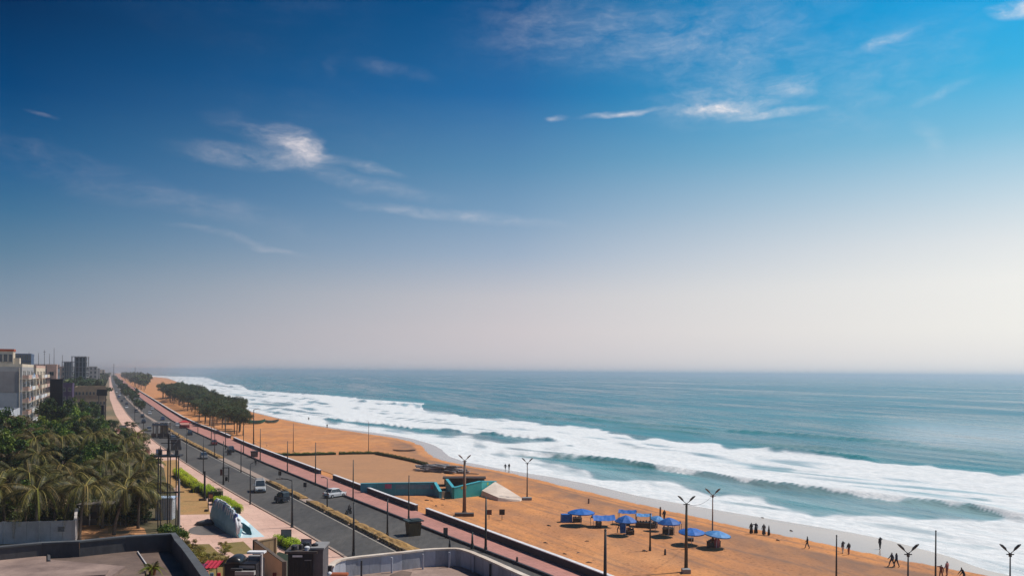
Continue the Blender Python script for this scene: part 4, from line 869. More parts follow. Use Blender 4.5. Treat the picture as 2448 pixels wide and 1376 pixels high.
# dark concrete frame under construction
def frame_tower(label, px0, px1, pyt, Y, nf, m, floors_group=None):
    x0, x1 = W(px0, Y).x, W(px1, Y).x; zt = ZY((px0 + px1) / 2, pyt, Y); r = thing('unfinished_tower', label, 'building', ((x0 + x1) / 2, Y, 0), ROT * .5); w = (x1 - x0) * .92; D = w * .8
    part('core_wall', MB().box(0, D * .15, 0, w * .72, D * .6, zt - .4), m, r)
    for i in range(nf + 1): part('floor_slab', MB().box(0, 0, zt * i / nf - .2, w, D, .35), grey, r)
    for a in range(5):
        for b in range(2): part('column', MB().box(-w * .46 + w * .92 * a / 4, -D * .46 + D * .92 * b, 0, .45, .45, zt - .2), grey, r)
    return r
frame_tower('dark unfinished tower of stacked floor slabs on the skyline', 174, 210, 852, 560, 9, M('dark_core', (.06, .075, .09), .9))
frame_tower('lower hazy unfinished block just left of the dark tower', 150, 173, 864, 620, 8, M('blue_core', (.14, .18, .22), .9))
rnd.seed(9)
for i in range(26):
    px = 100 + i * 7.4 + rnd.uniform(-3, 3); Y = rnd.uniform(650, 1400) if px < 262 else rnd.uniform(1500, 2500)
    hgt = 22 + (rnd.uniform(-3, 4) if i % 3 else rnd.uniform(4, 11 if px < 172 else 6)) * Y / 2000
    b = W(px, Y); s, t = ST(b); wd = rnd.uniform(9, 20) * Y / 1000
    if t > -6: continue
    building(rnd.choice(['far hazy pale block on the skyline left of the road', 'far hazy grey block on the skyline left of the road']), s, s + wd, t - wd, t, hgt, 6, rnd.choice([grey, cream, gw, pinkw]), name='distant_building', ws=3, tank=False, group='far hazy blocks on the left skyline', wh=2.2)
for i in range(14):
    t = -rnd.uniform(24, 90); s = rnd.uniform(440, 640)
    building('mid-distance town block half hidden by trees', s, s + rnd.uniform(14, 26), t - rnd.uniform(12, 22), t, rnd.uniform(10, 21), 5, rnd.choice([grey, cream, gw, pinkw]), name='town_building', ws=4, wt=3, tank=rnd.random() < .5, group='town blocks beyond the park')
# masts and aerials
for px, pt, pb, Y, lab in [(129, 832, 862, 330, 'tall thin roof mast above the pink tower'), (106, 836, 862, 340, 'thin lattice aerial behind the blue pavilion'), (118, 845, 862, 340, 'short roof aerial between two masts'), (92, 843, 860, 350, 'faint roof aerial over the blue pavilion'), (69, 841, 852, 350, 'leftmost faint roof aerial'), (149, 848, 870, 500, 'small hazy rooftop mast near the dark tower'), (272, 868, 890, 1200, 'distant mast on the road axis'), (323, 877, 888, 1500, 'distant water tower on a thin stalk')]:
    b = W(px, Y, ZY(px, pb, Y)); h = ZY(px, pt, Y) - b.z; r = thing('roof_mast', lab, 'mast', b); w_ = .09 * Y / 330
    part('pole', MB().tube([(0, 0, -6), (0, 0, h)], [w_ * 1.4, w_ * .7], 5), dark2, r)
    if 'lattice' in lab or 'water' in lab or 'distant' in lab: part('crossbar', MB().box(0, 0, h * .8, .9 * Y / 330, .1, .12).box(0, 0, h * .6, .6 * Y / 330, .1, .1), dark2, r)
# dark hoardings seen from behind
def hoarding(label, px0, px1, pyt, pyb, Y, m=None):
    x0, x1 = W(px0, Y).x, W(px1, Y).x; zt, zb = ZY(px0, pyt, Y), ZY(px0, pyb, Y); r = thing('hoarding', label, 'billboard', ((x0 + x1) / 2, Y, 0), .12); w = x1 - x0
    part('board', MB().box(0, 0, zb, w, .35, zt - zb), m or M('black_board_back', (.012, .014, .022), .7, (.02, .02, .03), 2), r)
    for a in (-.35, .35): part('post', MB().box(w * a, .3, -.2, .22, .22, zt), dark, r)
    fr = MB()
    for k in range(5): fr.box(0, -.2, zb + (zt - zb) * (k + .1) / 5, w, .06, .08)
    part('rail', fr, dark, r); return r
hoarding('tall black hoarding seen from behind beside the apartment block', 121, 150, 905, 990, 238)
hoarding('small dark hoarding beside the far end of the park', 233, 256, 930, 945, 330)
hoarding('narrow dark post board beside the pavement above the park trees', 243, 249, 968, 1005, 262)

# ------------------------------------------------------------------ white compound wall and small house among the palms
def seg_wall(name, label, cat, pts, h, w, m, n, cap=None, z0=0.0):
    r = thing(name, label, cat, pts[0]); tot = []
    for a, b in zip(pts[:-1], pts[1:]):
        for k in range(n):
            u, v = a.lerp(b, k / n), a.lerp(b, (k + 1) / n); d = v - u; q = (u + v) / 2 - pts[0]; ang = math.atan2(d.y, d.x)
            part('wall_panel', MB().box(q.x, q.y, z0, d.length - .03, w, h, ang), m, r)
            part('coping', MB().box(q.x, q.y, z0 + h, d.length, w + .1, .09, ang), cap or m, r)
    for p in pts: q = p - pts[0]; part('pillar', MB().box(q.x, q.y, z0, .42, .42, h + .15), cap or m, r)
    return r
cw = seg_wall('compound_wall', 'whitewashed compound wall behind the tall palm at lower left', 'wall', [G(-60, 1306), G(8, 1299), G(92, 1297), G(178, 1294)], 2.65, .25, wallw, 3)
for px in (20, 148): 
    q = G(px, 1297) - G(-60, 1306); part('notice_plate', MB().box(q.x, q.y - .2, 1.5, .85, .06, .62), M('notice_grey', (.10, .10, .11), .6, (.22, .22, .22), 6), cw)
seg_wall('compound_wall', 'short return of the white compound wall running back from its end', 'wall', [G(180, 1292), G(182, 1262)], 2.6, .25, wallw, 3)
hq = G(240, 1255); hs = thing('small_house', 'small dim house with a dark doorway behind the palms', 'house', hq, .1)
part('wall', MB().box(0, 3, 0, 6.2, 5, 2.7), M('dim_plaster', (.22, .20, .18), .9, scale=.6), hs); part('roof', MB().box(0, 3, 2.7, 7.0, 5.8, .22), M('sheet_roof', (.13, .11, .10), .8, stretch=(6, 1, 1)), hs)
part('door', MB().box(.9, .46, 0, 1.1, .08, 2.0), dark, hs); window_ = part('window', MB().box(-1.3, .46, .9, 1.2, .08, 1.0), dark2, hs); part('step', MB().box(.9, .0, 0, 1.6, .8, .2), grey, hs)
for k in range(5): part('veranda_post', MB().box(-2.8 + 1.4 * k, -.2, 0, .12, .12, 2.7), wallw, hs)
seg_wall('low_wall', 'low pale garden wall in the middle of the park', 'wall', [G(246, 1064), G(284, 1064)], 1.6, .3, wallw, 4)
hedge([(247, 1080), (288, 1078)], 1.2, 1.3, leaf_g, 'clipped green hedge in front of the low pale wall in the park')

# ------------------------------------------------------------------ transformer stand and electrical boxes
def px_h(px, pyb, pyt): g = G(px, pyb); return ZY(px, pyt, g.y)
tb = G(402, 1268); ts = thing('transformer_stand', 'dark steel transformer stand on tall posts beside the ochre lawn', 'transformer', tb, .15)
for x in (-1.35, -.1, 1.0): 
    for y in (0, 1.3): part('post', MB().box(x, y, -.1, .13, .13, 10.2 if x > 1 else 10.8), dark2 if y else dark, ts)
part('platform', MB().box(-.2, .8, 10.1, 3.4, 2.2, .22).box(-.2, -.2, 5.2, 3.0, .12, .14), dark, ts)
for x in (-1.3, -.2, .9): part('transformer_tank', MB().box(x, .8, 10.3, .42, .5, .7).tube([(x, .8, 11.0), (x, .8, 11.5)], [.09, .05], 6).tube([(x - .15, .6, 11.0), (x - .15, .6, 11.3)], [.07, .04], 6), dark2, ts)
part('crossarm', MB().box(-.2, .8, 12.6, 2.6, .10, .10).box(-.2, .8, 11.9, 2.0, .10, .10).box(-.2, .8, 10.3, .22, .22, 2.8), dark, ts)
part('switch_arm', MB().tube([(.4, .8, 11.6), (1.1, .8, 12.6)], .06, 5).tube([(.6, .8, 12.5), (1.2, .8, 13.3)], .06, 5), grey, ts)
ck = G(391, 1242); cb = thing('corrugated_kiosk', 'pale blue-white corrugated kiosk behind the transformer posts', 'kiosk', ck, .1)
part('wall', MB().box(0, 1, 0, 2.4, 2, 3.1), M('corrugated_white', (.50, .54, .58), .6, (.30, .32, .34), 5, .6, stretch=(3, 1, 1)), cb); part('roof', MB().box(0, 1, 3.1, 2.7, 2.3, .15), M('pale_blue_roof', (.45, .56, .72), .6), cb)
for k in range(7): part('corrugation', MB().box(-1.05 + .35 * k, -.03, .05, .1, .06, 3.0), wallw, cb)
lp = G(427, 1262); up = thing('utility_pole', 'grey concrete utility pole between the ochre lawn and the transformer', 'pole', lp); hp = px_h(427, 1262, 1142)
part('pole', MB().box(0, 0, -.1, .34, .30, hp, taper=.65), grey, up); part('crossarm', MB().box(0, 0, hp * .72, 1.5, .12, .12), dark, up)

# ------------------------------------------------------------------ street lamps and poles
def lamp(px, pt, pb, kind, label, z=None, ground=None, r0=.09, group=None, mat_=None, arm=1, name='street_lamp', extra=None):
    g = (ground or G)(px, pb) if z is None else G(px, pb, z); h = ZY(px, pt, g.y) - g.z; m = mat_ or dark
    r = thing(name, label, 'street lamp' if kind in ('arm', 'Y') else 'pole', g, 0, group)
    part('base', MB().tube([(0, 0, -.1), (0, 0, .5)], [r0 * 1.8, r0 * 1.5], 8), m, r)
    part('pole', MB().tube([(0, 0, .3), (0, 0, h)], [r0 * 1.25, r0 * .7], 8), m, r, True)
    sc = max(.7, min(1.2, g.y / 150))
    if kind == 'arm':
        part('arm', MB().tube([(0, 0, h - .1), (arm * .6, .1, h + .12), (arm * 1.5, .3, h + .2)], [r0 * .6] * 3, 5), m, r)
        part('lamp_head', MB().loft([[Vector((arm * (1.3 + .75 * u), .3, h + .14)) + Vector((0, w * math.cos(a), .07 * math.sin(a) * (w > .02))) for a in [k * math.pi / 3 for k in range(6)]] for u, w in ((0, .03), (.3, .14), (.8, .15), (1.15, .05))]), dark2, r)
    if kind == 'Y':
        part('bracket', MB().box(0, 0, h - .12, .7, .09, .09).box(0, 0, h - .3, .2, .2, .36), m, r)
        for sgn in (-1, 1):
            part('lamp_arm', MB().tube([(0, 0, h), (sgn * .35, 0, h + .28)], [.04, .035], 5), m, r)
            q = [Vector((sgn * .32, 0, h + .26)), Vector((sgn * .50, 0, h + .48)), Vector((sgn * .80, 0, h + .76)), Vector((sgn * 1.0, 0, h + .88))]
            part('lamp_head', MB().tube(q, [.04, .12, .12, .04], 6), m, r)
    if kind == 'bare': part('cap', MB().tube([(0, 0, h), (0, 0, h + .12)], [r0, r0 * .4], 6), m, r)
    return r, h
LP = [(343, 985, 1038, 'arm', 'first'), (447, 1026, 1107, 'bare', 'a'), (486, 1044, 1133, 'bare', 'b'), (537, 1045, 1159, 'bare', 'c'), (598, 1120, 1205, 'bare', 'd'), (700, 1142, 1261, 'arm', 'e')]
lamp(322, 958, 1008, 'bare', 'thin dark pole on the left kerb, farthest along the pavement', group='dark poles along the road')
lamp(343, 985, 1036, 'bare', 'thin dark pole on the left kerb before the hazy road narrows', group='dark poles along the road')
lamp(446, 1026, 1107, 'bare', 'dark pole on the kerb beside the lime hedge clumps', group='dark poles along the road')
lamp(486, 1044, 1134, 'bare', 'dark pole standing on the roadway edge left of the signal cabinet', group='dark poles along the road')
lamp(534, 1055, 1158, 'bare', 'dark pole on the kerb directly behind the square clipped bush', group='dark poles along the road', r0=.12)
lamp(598, 1107, 1205, 'arm', 'lamp post on the kerb left of the white van, short arm at the top', group='dark poles along the road', arm=.6)
lamp(698, 1147, 1260, 'arm', 'lamp post on the kerb behind the blue-grey board, arm reaching left', group='dark poles along the road', arm=-1.1, r0=.13)
lamp(845, 1202, 1328, 'bare', 'tall dark pole on the kerb just left of the white curved parapet', group='dark poles along the road', r0=.12)
lamp(782, 1143, 1216, 'arm', 'median lamp post beside the parked white and blue car', group='median lamp posts', arm=-.5)
lamp(926, 1192, 1281, 'bare', 'median lamp post between the tall kerb pole and the yellow booth', group='median lamp posts', r0=.11)
lamp(576, 1060, 1128, 'bare', 'median lamp post far beyond the white van', group='median lamp posts')
lamp(513, 1018, 1092, 'bare', 'median lamp post beside the far ochre planters', group='median lamp posts')
prl = [(473, 990, 1037, 'slim pole on the far promenade opposite the casuarinas'), (505, 1000, 1050, 'slim pole on the promenade below the casuarina edge'), (539, 998, 1072, 'slim pole on the promenade under the last casuarina'), (582, 1020, 1084, 'slim pole on the promenade opposite the green boat'), (622, 1025, 1100, 'slim pole on the promenade left of the green court hedge'), (687, 1055, 1128, 'slim pole on the promenade at the start of the green hedge'), (754, 1058, 1158, 'slim pole on the promenade in front of the gap in the hedge'), (844, 1100, 1194, 'slim pole on the promenade in front of the empty court'), (977, 1137, 1240, 'slim pole on the promenade in front of the teal wall, near the booth'), (1161, 1189, 1316, 'slim dark pole on the promenade left of the two beach boards'), (1129, 1272, 1308, 'short dark post on the promenade above the parapet')]
for px, pt, pb, lab in prl: lamp(px, pt, pb, 'bare', lab, z=.15, group='slim poles along the promenade', r0=.10 if pb < 1250 else .13, mat_=M('dark_green_pole', (.03, .045, .045), .5, scale=3))
lamp(1075, 1287, 1308, 'bare', 'stubby post at the promenade kerb above the parapet', z=0, group='slim poles along the promenade', r0=.09)
# beach lamps and poles
lamp(606, 978, 1062, 'arm', 'tall dark lamp post on the sand in front of the green boat', ground=B, arm=.9, r0=.16, name='beach_lamp')
lamp(1110, 1100, 1228, 'Y', 'tall brown rusty twin lamp on a concrete block beside the teal wall', ground=B, r0=.24, mat_=rust, name='beach_lamp')
lamp(1260, 1106, 1192, 'Y', 'slim twin lamp at the tip of the pale stone ramp', ground=B, r0=.10, mat_=dark2, name='beach_lamp')
lamp(1640, 1203, 1366, 'Y', 'thick dark twin lamp in front of the blue umbrellas', ground=B, r0=.17, name='beach_lamp', mat_=M('brown_black_pole', (.05, .035, .025), .6, (.03, .045, .035), .5))
lamp(1703, 1183, 1307, 'Y', 'slim twin lamp by the rightmost umbrella', ground=B, r0=.09, mat_=rust, name='beach_lamp')
lamp(1446, 1266, 1440, 'bare', 'thick plain pole left of the umbrellas, foot below the frame', ground=B, r0=.16, group='plain beach poles', name='beach_pole')
lamp(1554, 1228, 1315, 'bare', 'slim plain pole standing among the umbrellas', ground=B, r0=.10, group='plain beach poles', name='beach_pole')
lamp(1999, 1280, 1415, 'bare', 'plain pole left of the woman pair near the swash', ground=B, r0=.09, group='plain beach poles', name='beach_pole')
lamp(2236, 1269, 1440, 'bare', 'tall plain pole standing against the white surf', ground=B, r0=.09, group='plain beach poles', name='beach_pole')
lamp(2170, 1322, 1470, 'Y', 'slim twin lamp beside the walking pair, lamp heads at surf level', ground=B, r0=.09, name='beach_lamp')
lamp(2414, 1322, 1470, 'Y', 'twin lamp near the right edge against the white foam', ground=B, r0=.08, name='beach_lamp')
lamp(701, 1012, 1080, 'bare', 'slim brownish pole on the sand beyond the green hedge', ground=B, r0=.10, mat_=rust, name='beach_pole')
lamp(881, 1008, 1083, 'bare', 'slim pole at the seaward corner of the green hedge', ground=B, r0=.08, mat_=dark2, name='beach_pole')
for px, py in ((1110, 1232), (1260, 1194)):
    g = B(px, py); o = link('lamp_plinth', MB().box(0, 0, -.4, 3.0 if px < 1200 else 1.6, 1.2, .85, .05).mesh('lamp_plinth', grey if px > 1200 else dark2), None, g); tag(o, 'long dark concrete block at the foot of the rusty twin lamp' if px < 1200 else 'low concrete block at the foot of the slim twin lamp', 'plinth')
g = B(1640, 1369); o = link('lamp_plinth', MB().box(0, 0, -.4, .9, .9, .9).mesh('lamp_plinth', grey), None, g); tag(o, 'square concrete block at the foot of the thick twin lamp', 'plinth')
for px, pt, pb, lab in [(1236, 1330, 1345, 'small dark bollard alone on the near promenade'), (1590, 1313, 1325, 'small dark bollard on the sand right of the slim pole')]:
    g = (B if px > 1300 else (lambda x, y: G(x, y, .15)))(px, pb); o = link('bollard', MB().tube([(0, 0, 0), (0, 0, .62), (0, 0, .75)], [.14, .12, .05], 8).mesh('bollard', dark), None, g); tag(o, lab, 'bollard')

# ------------------------------------------------------------------ boards, booth, cabinets
def board(px, pt, pb, w, h, label, m, z=0.0, ground=None, rz=0.0, stalk=.08, name='sign_board', two=False):
    g = ground(px, pb) if ground else G(px, pb, z); H_ = ZY(px, pt, g.y) - g.z; r = thing(name, label, 'sign', g, rz)
    for a in ((-.35, .35) if two else (0,)): part('post', MB().box(w * a, .06, -.2, stalk, stalk, H_ - .05), dark, r)
    part('board', MB().box(0, 0, H_ - h, w, .06, h), m, r); part('frame', MB().box(0, .01, H_ - .03, w + .1, .1, .07).box(0, .01, H_ - h - .05, w + .1, .1, .07).box(-w / 2 - .02, .01, H_ - h, .06, .1, h).box(w / 2 + .02, .01, H_ - h, .06, .1, h), dark2, r); return r
sb = M('slate_sign', (.13, .16, .20), .6, (.20, .22, .27), 4)
sb2 = M('lavender_sign', (.22, .23, .32), .6, (.10, .11, .17), 4)
board(684, 1265, 1302, 1.2, 1.5, 'blue-grey notice board behind the lime hedge, left of two', sb, two=True, rz=.05)
board(732, 1288, 1328, 1.15, 1.35, 'lavender-grey notice board right above the black kiosk', sb2, two=True)
board(380, 1073, 1098, 1.4, 1.7, 'small blue board on the pavement near the park edge', M('blue_board', (.12, .24, .50), .6, (.30, .40, .60), 3))
board(294, 1016, 1032, 2.4, 2.6, 'pale teal-grey board on the pavement at the park corner', M('teal_grey_board', (.25, .33, .36), .7, scale=2), two=True)
board(1169, 1218, 1240, .72, .68, 'reddish brown square board on a stick in the sand', M('red_brown_board', (.12, .035, .025), .7, scale=4), ground=B)
board(1200, 1217, 1242, .74, .76, 'black square board on a stick in the sand', M('black_board', (.015, .015, .018), .6, scale=4), ground=B)
board(1065, 1261, 1284, .48, .98, 'upright grey sign panel on the promenade kerb near the booth', M('olive_grey_board', (.09, .09, .08), .7, scale=3), z=.1)
for px, py, lab in [(669, 1126, 'tiny dark box sign on the promenade kerb, far one'), (729, 1153, 'tiny dark box sign on the promenade kerb, near one')]: board(px, py, py + 18, .5, .75, lab, dark, z=.1, stalk=.06)
bt = G(988, 1278); r = thing('traffic_booth', 'ochre-brown traffic booth with a flat dark top beside the promenade', 'booth', bt, ROT)
part('body', MB().box(0, 0, 0, 1.5, 1.5, 1.75, taper=1.18), M('ochre_brown_booth', (.14, .09, .035), .8, (.07, .05, .025), 3, stretch=(3, 3, .5)), r)
part('top', MB().box(0, 0, 1.95, 2.3, 2.1, .14).box(.2, 0, 2.09, 1.3, 1.2, .1), M('teal_black_top', (.03, .055, .06), .6), r)
for a in range(4): part('post', MB().box(.75 * (-1) ** a, .75 * (1 if a < 2 else -1), 1.7, .08, .08, .3), dark, r)
sg = G(540, 1151); r = thing('signal_cabinet', 'open dark steel signal frame with a maroon panel at the roadside', 'cabinet', sg, .1)
for x in (-.55, .55): part('post', MB().box(x, 0, 0, .16, .16, 2.8), dark, r)
part('panel', MB().box(-.9, 0, 1.3, .42, .12, 1.2), M('maroon_panel', (.09, .015, .02), .6), r); part('shelf', MB().box(0, 0, 2.75, 1.4, .5, .14).box(0, 0, 1.2, 1.1, .3, .1).box(.1, 0, .2, .5, .35, .8), dark, r)
sg = G(376, 1054)
for px, py, w, h, lab in [(420, 1074, 2.4, 2.9, 'squat dark cabinet standing on the road below the pavilion'), (608, 1092, 1.5, 1.5, 'dark tub on the promenade kerb with thin stakes'), (548, 1086, 1.0, 1.3, 'dark bin on the promenade kerb farther up')]:
    g = G(px, py, .1); r = thing('street_cabinet' if px < 500 else 'tub', lab, 'cabinet' if px < 500 else 'tub', g, ROT)
    part('body', MB().box(0, 0, -.1, w, w * .8, h, taper=1.1 if px > 500 else 1), dark2, r); part('rim', MB().box(0, 0, h - .1, w * 1.2, w, .16), dark, r)
    if px > 500:
        for k in range(4): part('stake', MB().tube([(-.4 + .27 * k, .1 * (-1) ** k, h), (-.5 + .33 * k, 0, h + 1.1)], .025, 4), grey, r)
# two-storey traffic pavilion on the roadway, dark with a blue band
pv = G(383, 1046); r = thing('traffic_pavilion', 'dark open pavilion with a blue band under its flat roof, on the far roadway', 'pavilion', pv, .1)
for x in (-2.2, -.8, .8, 2.2):
    for y in (0, 3): part('post', MB().box(x, y, 0, .22, .22, 4.9), dark2, r)
part('lower_roof', MB().box(0, 1.5, 3.9, 5.2, 4, .22), dark2, r); part('blue_band', MB().box(0, -.45, 4.15, 4.8, .15, .6), M('blue_band', (.12, .20, .28), .5, (.05, .08, .12), 3), r); part('upper_roof', MB().box(.2, 1.5, 4.9, 4.2, 3.2, .22), grey, r)
part('back_wall', MB().box(.4, 2.9, 0, 2.6, .2, 3.9), M('pavilion_wall', (.30, .24, .16), .8, (.08, .08, .08), 1), r)
for k in range(3): part('screen', MB().box(-2.0 + 2.0 * k, 0, .2, 1.6, .12, 1.3), dark2, r)
st_ = G(441, 1022, .15); r = thing('market_stall', 'red-roofed stall on the far promenade', 'stall', st_, ROT)
part('canopy', MB().box(0, 0, 2.1, 4.2, 3, .2).box(0, 0, 2.3, 3, 2, .5, taper=.4), M('red_canvas', (.55, .02, .03), .6, scale=2), r); part('counter', MB().box(0, 0, 0, 3.4, 1.6, 1.1), M('red_counter', (.35, .03, .03), .6), r)
for a in range(4): part('post', MB().box(1.8 * (-1) ** a, 1.2 * (1 if a < 2 else -1), 0, .08, .08, 2.15), dark, r)
for px, py, lab in [(306, 1020, 'dark round bush tub at the road edge, left one'), (321, 1022, 'dark round bush tub at the road edge, right one')]: put(sh_dark, G(px, py), 0, lab, None, 1.1)
# ------------------------------------------------------------------ things on the beach
# teal painted walls
def painted_wall(label, pts, tops, w, m, panels):
    r = thing('painted_wall', label, 'wall', pts[0]); nn = len(pts)
    for i in range(nn - 1):
        a, b = pts[i], pts[i + 1]; d = (b - a); L_ = d.length; n = max(1, int(L_ / 2.4)); dd = d.normalized(); nv = Vector((-dd.y, dd.x, 0)) * w / 2
        for k in range(n):
            u0, u1 = k / n, (k + 1) / n; p0, p1 = a.lerp(b, u0) - pts[0], a.lerp(b, u1) - pts[0]; h0 = tops[i] + (tops[i + 1] - tops[i]) * u0; h1 = tops[i] + (tops[i + 1] - tops[i]) * u1
            g = dd * .012; z = Vector((0, 0, -.5)); q = [p0 + g - nv + z, p1 - g - nv + z, p1 - g + nv + z, p0 + g + nv + z]
            vs = q + [q[0] * 1 + Vector((0, 0, h0 + .5)), q[1] + Vector((0, 0, h1 + .5)), q[2] + Vector((0, 0, h1 + .5)), q[3] + Vector((0, 0, h0 + .5))]
            part('wall_panel', MB().add(vs, [(3, 2, 1, 0), (4, 5, 6, 7), (0, 1, 5, 4), (1, 2, 6, 5), (2, 3, 7, 6), (3, 0, 4, 7)]), m, r)
            c = MB(); e = nv * 1.25; c.add([p0 - e + Vector((0, 0, h0)), p1 - e + Vector((0, 0, h1)), p1 + e + Vector((0, 0, h1)), p0 + e + Vector((0, 0, h0)), p0 - e + Vector((0, 0, h0 + .12)), p1 - e + Vector((0, 0, h1 + .12)), p1 + e + Vector((0, 0, h1 + .12)), p0 + e + Vector((0, 0, h0 + .12))], [(3, 2, 1, 0), (4, 5, 6, 7), (0, 1, 5, 4), (1, 2, 6, 5), (2, 3, 7, 6), (3, 0, 4, 7)])
            part('coping', c, M('bright_teal_coping', (.05, .38, .46), .7), r)
    for (i, u, wd, ht, z, col) in panels:
        a, b = pts[i], pts[i + 1]; dd = (b - a).normalized(); c = a.lerp(b, u) - pts[0]; nrm = Vector((dd.y, -dd.x, 0)) * (w / 2 + .012)
        part('painted_patch', MB().box(c.x + nrm.x, c.y + nrm.y, z, wd, .02, ht, math.atan2(dd.y, dd.x)), M('mural_%d' % int(col[0] * 1000), col, .8), r)
    return r
painted_wall('long teal painted wall with a mural band, left of the gap', [B(862, 1178), B(945, 1183), B(1040, 1183), B(1053, 1190)], [1.7, 2.2, 2.3, 1.1], .45, teal, [(0, .8, 1.2, .8, .9, (.35, .10, .22)), (1, .25, 3.4, .8, .8, (.12, .25, .33)), (1, .68, 2.6, .8, .8, (.12, .22, .26)), (1, .92, .5, .7, .8, (.24, .10, .18))])
painted_wall('green-teal painted wall with a raised left end, right of the gap', [B(1068, 1166), B(1084, 1191), B(1148, 1184), B(1184, 1170)], [1.7, 1.9, 2.6, 1.6], .45, M('green_teal_paint', (.03, .31, .29), .75, (.02, .24, .25), .3, .1, fine=.08), [(1, .35, 1.2, .5, 1.6, (.40, .28, .04)), (2, .4, .8, .5, 1.5, (.30, .35, .05))])
g0 = B(1072, 1162); o = thing('shed_roof', 'dark red-brown flat roof behind the green-teal wall', 'shed', B(1110, 1160), .05)
part('roof', MB().box(0, 0, 1.5, 8.5, 3.2, .2), M('dark_red_roof', (.06, .02, .02), .8, (.03, .04, .03), .6), o)
for x in (-3.8, 0, 3.8): part('post', MB().box(x, 0, -.4, .2, .2, 2.0), dark2, o)
part('back_wall', MB().box(0, 1.2, -.4, 8.0, .2, 1.9), dark2, o)
# steps in the gap
r = thing('ramp_steps', 'shallow brown steps in the gap between the two teal walls', 'steps', B(1066, 1188), .1)
for k in range(6): part('step', MB().box(-.2, .55 * k, -.4, 2.2, .56, .42 + .13 * k), M('step_stone', (.20, .13, .085), .9, scale=2), r)
# pale stone ramp
pts = [B(1148, 1186), B(1182, 1172), B(1215, 1178), B(1254, 1194), B(1245, 1198), B(1190, 1197)]
mb = MB(); n = len(pts); c = sum(pts, Vector()) / n; hs_ = [1.0, 1.7, .7, .1, .1, .5]
mb.add([(p.x, p.y, p.z - .3) for p in pts] + [(c.x + (p.x - c.x) * .93, c.y + (p.y - c.y) * .93, p.z + .1 + h) for p, h in zip(pts, hs_)], [(i, (i + 1) % n, n + (i + 1) % n, n + i) for i in range(n)] + [tuple(range(n, 2 * n))])
o = link('stone_ramp', mb.mesh('stone_ramp', tarpw)); tag(o, 'pale pinkish stone ramp sloping down from the green-teal wall to the slim lamp', 'ramp')

# plank pile
rnd.seed(14)
o = thing('plank_pile', 'heap of grey weathered planks and raft logs on the sand behind the court', 'plank pile', B(1050, 1128))
for i in range(64):
    layer = i // 16; u = rnd.uniform(-1, 1); L_ = rnd.uniform(2.8, 5.6); a = rnd.gauss(-.12, .30); spread_ = 5.2 - .9 * layer
    part('plank', MB().box(0, 0, 0, L_, rnd.uniform(.4, .8), rnd.uniform(.18, .34)), wood, o, loc=(u * spread_, rnd.uniform(-1.6, 2.6) - u * 1.2, -.1 + layer * .42 + rnd.uniform(0, .14)), rot=(rnd.uniform(-.06, .06), rnd.uniform(-.08, .08), a))
for i in range(10): part('plank', MB().box(0, 0, 0, rnd.uniform(2.5, 3.6), .4, .16), wood, o, loc=(3.5 + .45 * i, -1.6 - .22 * i, .1), rot=(0, 0, -.35 + rnd.uniform(-.1, .1)))

# boats
def boat(label, g, L_, w, h, rz, m_out, m_in, tilt=0):
    r = thing('fishing_boat', label, 'boat', g, rz); r.rotation_euler = (tilt, 0, rz); secs = []
    for k in range(11):
        u = k / 10 * 2 - 1; ww = w / 2 * (1 - abs(u) ** 2.6) + .03; zr = h * (1 + .75 * u * u); zk = .12 * h + h * .9 * abs(u) ** 4
        secs.append([Vector((u * L_ / 2, ww * c_, z_)) for c_, z_ in ((-1, zr), (-.85, zk + (zr - zk) * .35), (0, zk), (.85, zk + (zr - zk) * .35), (1, zr), (.86, zr - .02), (.7, zk + (zr - zk) * .45), (0, zk + .12), (-.7, zk + (zr - zk) * .45), (-.86, zr - .02))])
    part('hull', MB().loft(secs), m_out, r)
    for u in (-.5, 0, .5): part('thwart', MB().box(u * L_ / 2, 0, h * .85, .28, w * .88, .06), m_in, r)
    part('gunwale', MB().tube([(u * L_ / 2, (w / 2 * (1 - abs(u) ** 2.6) + .05), h * (1 + .75 * u * u)) for u in [k / 8 * 2 - 1 for k in range(9)]], .05, 5).tube([(u * L_ / 2, -(w / 2 * (1 - abs(u) ** 2.6) + .05), h * (1 + .75 * u * u)) for u in [k / 8 * 2 - 1 for k in range(9)]], .05, 5), m_in, r); return r
boat('green and blue fishing boat drawn up on the sand by the casuarinas', B(608, 1013), 10.5, 2.4, 1.35, -.25, M('green_hull', (.03, .42, .30), .6, (.02, .12, .22), .5), dark2, .1)
boat('small dark grey-green boat beside the green fishing boat', B(648, 1011), 6.5, 1.7, 1.0, .5, M('slate_hull', (.09, .19, .17), .6, scale=2), dark2, .25)
boat('long low grey raft boat lying behind the court hedge', B(966, 1078), 6.5, .9, .3, .02, dark2, dark)

